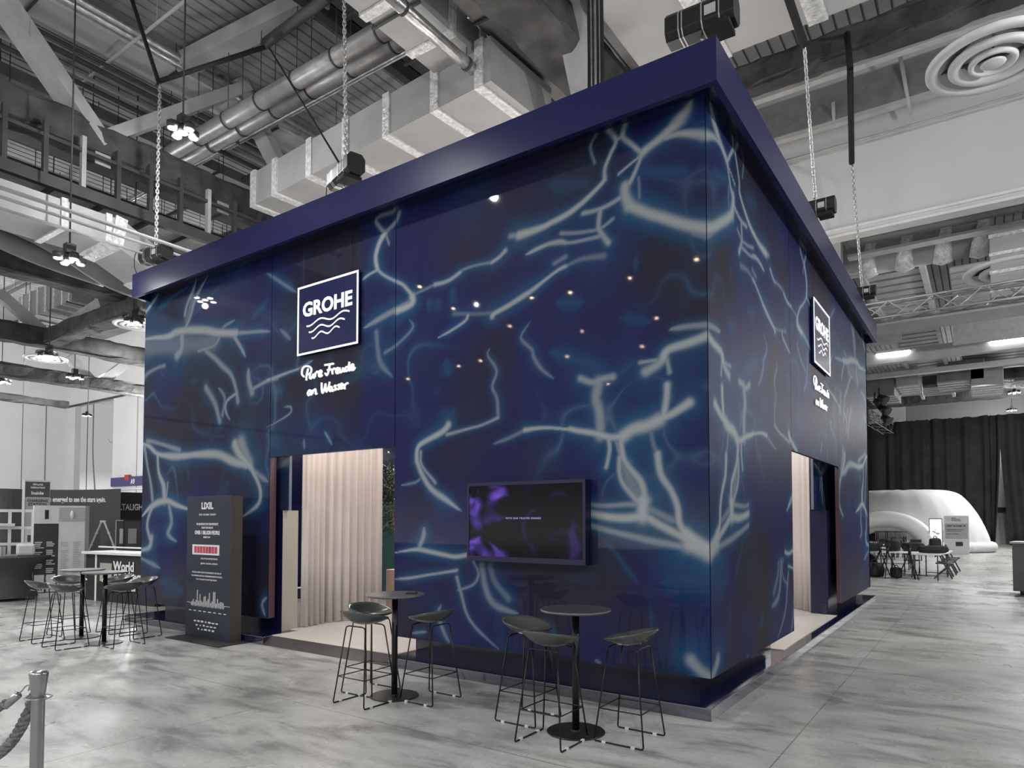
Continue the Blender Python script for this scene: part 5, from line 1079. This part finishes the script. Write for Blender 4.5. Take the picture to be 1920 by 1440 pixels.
t = thing('brand_partition', 'black partition reading DELTALIGHT between the charcoal partition and the booth', 'partition')
a, c = az(214, 1096, 0), az(300, 1091, 0); MB().beam((a.x, a.y, 1.22), (c.x, c.y, 1.22), .1, 2.44).ob('board', M_INKB, t)
o_ = az(206, 1096.5, 0); o2 = az(272, 1094, 0); text_mesh('lettering', 'DELTALIGHT', .2, M_INK, face_mtx((o_.x, o_.y, 1.96), o2 - o_), t, bold=.02, width=(o2 - o_).length, height=.17)
# spandex-draped table on castors with display rack
p, rz = facing(8, 1124); t = thing('draped_table', 'grey stretch-covered high table on castors at the edge of the hall floor', 'table', (p.x, p.y, 0), rz)
MB().lathe((0, 0, 0), [(.60, .06), (.585, .10), (.50, .30), (.47, .5), (.55, .72), (.72, .86), (.80, .90), (.82, .905), (.82, .93), (0, .93)], 56).ob('cover', M_SPANDEX, t)
for k in range(5):
    a = k * 2 * PI / 5 - .9; MB().tube([(.52 * math.cos(a) - .02, .52 * math.sin(a), .05), (.52 * math.cos(a) + .02, .52 * math.sin(a), .05)], .05, 14).box(.52 * math.cos(a) - .02, .52 * math.cos(a) + .02, .52 * math.sin(a) - .02, .52 * math.sin(a) + .02, .07, .12).ob('castor', M_BLACK, t)
t = thing('display_rack', 'white open display rack standing on the grey draped table', 'rack', (p.x, p.y, .931), rz)
for x in (-.35, .06, .47): MB().box(x - .03, x + .03, -.03, .03, 0, 1.0).ob('upright', M_WHITE, t)
for z in (.25, .6, .97): MB().box(-.38, .5, -.035, .035, z - .03, z + .03).ob('shelf', M_WHITE, t)
for k, (x, z, w_, lab) in enumerate(((.0, .635, .3, 'white cardboard sleeve lying on the middle shelf of the display rack'), (.35, .0, .34, 'white rounded showpiece on the grey draped table'), (-.15, 0, .3, 'stack of striped brochures on the grey draped table'))):
    M_ = Matrix.Translation((p.x, p.y, .931)) @ Matrix.Rotation(rz, 4, 'Z'); c = M_ @ Vector((x, -.18 if k else -.1, z)); 
    mb = MB().box(-w_ / 2, w_ / 2, -.06, .06, 0, (.06, .26, .2)[k])
    o = mb.ob(('cardboard_sleeve', 'showpiece', 'brochure_stack')[k], (M_WHITE, M_WHITE, mat('brochure', .4, .6, var=.9, scale=25, stretch=(1, 0, 0)))[k], loc=c, rot=(0, 0, rz), bevel=(.005, .05, .002)[k]); tag(o, lab, ('sleeve', 'showpiece', 'brochures')[k], kind='thing')
# charging station sign
p, rz = facing(66, 1108); t = thing('charging_sign', 'tall grey standing sign reading CHARGING STATION with a dark header', 'sign', (p.x, p.y, 0), rz)
MB().box(-.25, .25, 0, .1, 0, 2.66).ob('board', M_LGREY, t); MB().box(-.30, -.25, -.02, .1, 0, 2.66).ob('white_edge', M_WHITE, t)
MB().box(-.24, .24, -.006, 0, 2.25, 2.62).ob('header', M_PART, t); MB().box(-.24, .24, -.006, 0, 1.55, 2.25).ob('middle_field', M_GREYB, t)
for tx, z, h_, w_, m_ in (('World', 2.53, .05, .2, M_INK), ('Architecture Festival', 2.46, .05, .28, M_INK), ('Inside', 2.31, .08, .24, M_INK), ('CHARGING', 2.13, .07, .40, M_INKB), ('STATION', 2.04, .07, .36, M_INKB)):
    text_mesh('lettering', tx, .1, m_, face_mtx((0, -.01, z), (1, 0, 0)), t, width=w_, height=h_, align='CENTER', bold=.02)
for k in range(4): MB().box(-.03, .04, -.012, -.006, 1.93 - k * .115, 1.97 - k * .115).box(-.15, .15, -.01, -.006, 1.89 - k * .115, 1.895 - k * .115).ob('socket_mark', M_INKB, t)
MB().box(-.18, .2, -.012, -.004, 1.18, 1.34).ob('label_box', M_PART, t); MB().box(-.24, .24, -.012, -.004, .6, 1.1).ob('lower_field', M_PART, t)
text_mesh('lettering', 'Download\nthe app', .09, M_INK, face_mtx((0, -.016, .72), (1, 0, 0)), t, align='CENTER', bold=.02)
# information totem with printed columns
p, rz = facing(107, 1119); t = thing('information_board', 'wide white and charcoal information board covered with text columns', 'information board', (p.x, p.y, 0), rz + .12)
MB().box(-.46, .50, 0, .16, 0, 2.02).ob('board', mat('board_white', .78, .5, var=.03), t); MB().box(.50, .58, -.0, .16, 0, 2.02).ob('grey_edge', M_GREYB, t)
MB().box(-.455, .0, -.004, 0, .1, 1.62).ob('charcoal_column', M_PART, t); MB().box(.0, .50, -.004, 0, 1.66, 1.98).ob('grey_header', M_LGREY, t)
MB().box(-.26, -.19, -.008, -.002, 1.72, 1.92).ob('watch_drawing', M_INKB, t); MB().lathe((0, 0, 0), [(0, -.1), (.03, -.06), (.04, 0), (.03, .06), (0, .1)], 16).ob('leaf_mark', M_WHITE, t).location = (.25, -.01, 1.82)
b = MB(); c_ = MB(); rnd = random.Random(9)
for col, x0_ in enumerate((-.43, -.22, .04, .28)):
    z = 1.20
    while z > .62 - .3 * (col > 0):
        w_ = rnd.uniform(.10, .17); (b if col < 2 else c_).box(x0_, x0_ + w_, -.009, -.003, z, z + (.022 if col < 2 else .007)); z -= .04 if rnd.random() > .12 else .1
b.ob('printed_text', M_INK, t); c_.ob('printed_text', M_GREYB, t)
MB().box(-.43, -.25, -.008, -.003, .12, .5).box(-.21, -.04, -.008, -.003, .12, .5).ob('picture_box', M_INK, t)
b = MB()
for x in (-.40, -.36, -.31):
    b.box(x, x + .025, -.012, -.008, .16, .16 + .12 + .05 * (x > -.38))
b.ob('figure_print', M_INKB, t)
# black counter with festival lettering
p0, p1 = az(160, 1124, 0), az(290, 1138, 0); dr = (p1 - p0).normalized(); rz = math.atan2(dr.y, dr.x)
t = thing('festival_counter', 'black counter reading World Architecture Festival beside the booth', 'counter', (p0.x, p0.y, 0), rz)
L_ = (p1 - p0).length; MB().box(0, L_, 0, .55, 0, .98).ob('front_panel', M_INKB, t); MB().box(-.08, L_, -.06, .6, .98, 1.03).ob('worktop', M_WHITE, t)
MB().box(.36, .42, -.008, 0, 0, .98).ob('white_post', M_WHITE, t); MB().box(.55, .98, -.01, 0, .42, .80).ob('pale_print', mat('pale_print', (.38, .37, .31), .6), t)
MB().box(-.1, 3, .3, .34, 1.10, 1.13).ob('rail', M_WHITE, t)
sf = L_ / 1.9
text_mesh('lettering', 'World\nArchitecture\nFestival', .27, M_INK, face_mtx((1.05, -.012, .66), (1, 0, 0)), t, bold=.03, lines=.72)
# aluminium step ladder
p, rz = facing(190, 1108); t = thing('step_ladder', 'aluminium step ladder opened behind the black counter', 'ladder', (p.x, p.y, 0), rz)
for s_ in (-1, 1):
    for y_ in (-.12, .12): MB().beam((s_ * .03, y_, 1.66), (s_ * .62, y_ * 1.5, 0), .075, .03).ob('rail', M_ALU, t)
    b = MB(); [b.beam((s_ * (.03 + .59 * k / 6), -.13 - .05 * k / 6, 1.66 * (1 - k / 6)), (s_ * (.03 + .59 * k / 6), .13 + .05 * k / 6, 1.66 * (1 - k / 6)), .06, .025) for k in range(1, 6)]
    b.ob('rungs', M_ALU, t)
MB().box(-.06, .06, -.15, .15, 1.64, 1.69).ob('top_cap', M_ALU, t)
for k, (px, w_, lean, lab) in enumerate(((228, .26, .10, 'framed poster board leaning behind the black counter next to the ladder'), (246, .34, -.12, 'dark framed board leaning behind the counter close to the booth'))):
    p, rz = facing(px, 1112); t = thing('framed_poster', lab, 'framed board', (p.x, p.y, 0), rz)
    MB().box(-w_ / 2, w_ / 2, 0, .03, .0, 1.68).ob('panel', M_PART if k else M_STEELD, t); MB().box(-w_ / 2 - .02, -w_ / 2, -.01, .04, 0, 1.7).box(w_ / 2, w_ / 2 + .02, -.01, .04, 0, 1.7).box(-w_ / 2, w_ / 2, -.01, .04, 1.68, 1.7).ob('frame', M_BLACK if k else M_STEELP, t)
    MB().box(-w_ / 4, w_ / 4, -.008, 0, 1.15, 1.5).ob('picture', M_LGREY if k == 0 else M_GREYB, t)
# wall pillar band, exit sign, opening contents
c = ay(238, 902, 16.95); t = thing('pillar_sign', 'dark blue sign band reading A9 around the pale pillar beside the booth', 'sign')
xa_, xb_ = ay(209, 902, 16.9).x, ay(300, 902, 16.9).x; MB().box(xa_, xb_, 16.86, 16.93, c.z - .25, c.z + .2).ob('band', M_BLUEBAND, t); text_mesh('lettering', 'A9', .34, M_INK, face_mtx((ay(247, 902, 16.9).x, 16.85, c.z - .16), (1, 0, 0)), t, bold=.03)
c = ay(241, 895, 16.95); one('exit_sign', 'small red sign above the dark blue band on the pillar', 'sign', MB().box(c.x - .22, c.x + .22, 16.85, 16.95, c.z - .15, c.z + .12), M_RED)
b = MB(); [b.tube([(xa_ - .2, 16.95, z), (xb_, 16.95, z)], .05, 8) for z in (3.25, 3.0, 2.7)]; one('wall_pipes', 'pale service pipes on the wall below the pillar band', 'pipe', b, M_WHITE)
for x in (-34.6, -33.2): struct('trim_%d' % (4 if x == -34.6 else 5), MB().box(x, x + .05, 16.97, 17, 0, 8), M_STEELP)
curtain('hall_curtain', 'black curtain hanging in the tall wall opening at the far side', curtain_mesh([(-41.9, 19.5), (-36.5, 19.5)], 0, 6.0, .12, .6, seed=5), M_DRAPE, .02)
lattice('thin lattice truss above the curtain in the tall wall opening', (-42.4, 19.3, 6.35), (-36, 19.3, 6.35), .32, .03)
struct('wall_beyond', MB().box(-50, -30, 26, 26.3, 0, 11.3), M_DRAPEG)
c = ay(163, 780, 19.0); highbay('lit lamp hanging inside the tall wall opening above the black curtain', c, 1.1)
q = ay(175, 830, 18.8); one('hanging_rope', 'pale rope hanging from the truss in the tall wall opening', 'rope', MB().tube(smooth_line([(q.x - .3, 18.9, 11.3), (q.x - .3, 18.9, 7.2), (q.x - .25, 18.9, 5.5), (q.x, 18.9, 4.0), (q.x + .3, 18.9, 2.5)], 5), .04, 8), M_WHITE)
for k, (px, py) in enumerate(((44, 735), (166, 720))):
    p = az(px, py, 6.0); one('drop_wire', ('thin vertical wire in front of the pale far wall, edge side', 'thin vertical wire dropping in front of the wall opening')[k], 'wire', MB().tube([(p.x, p.y, 2.4), (p.x, p.y, 11.3)], .012, 6), M_STEELD)
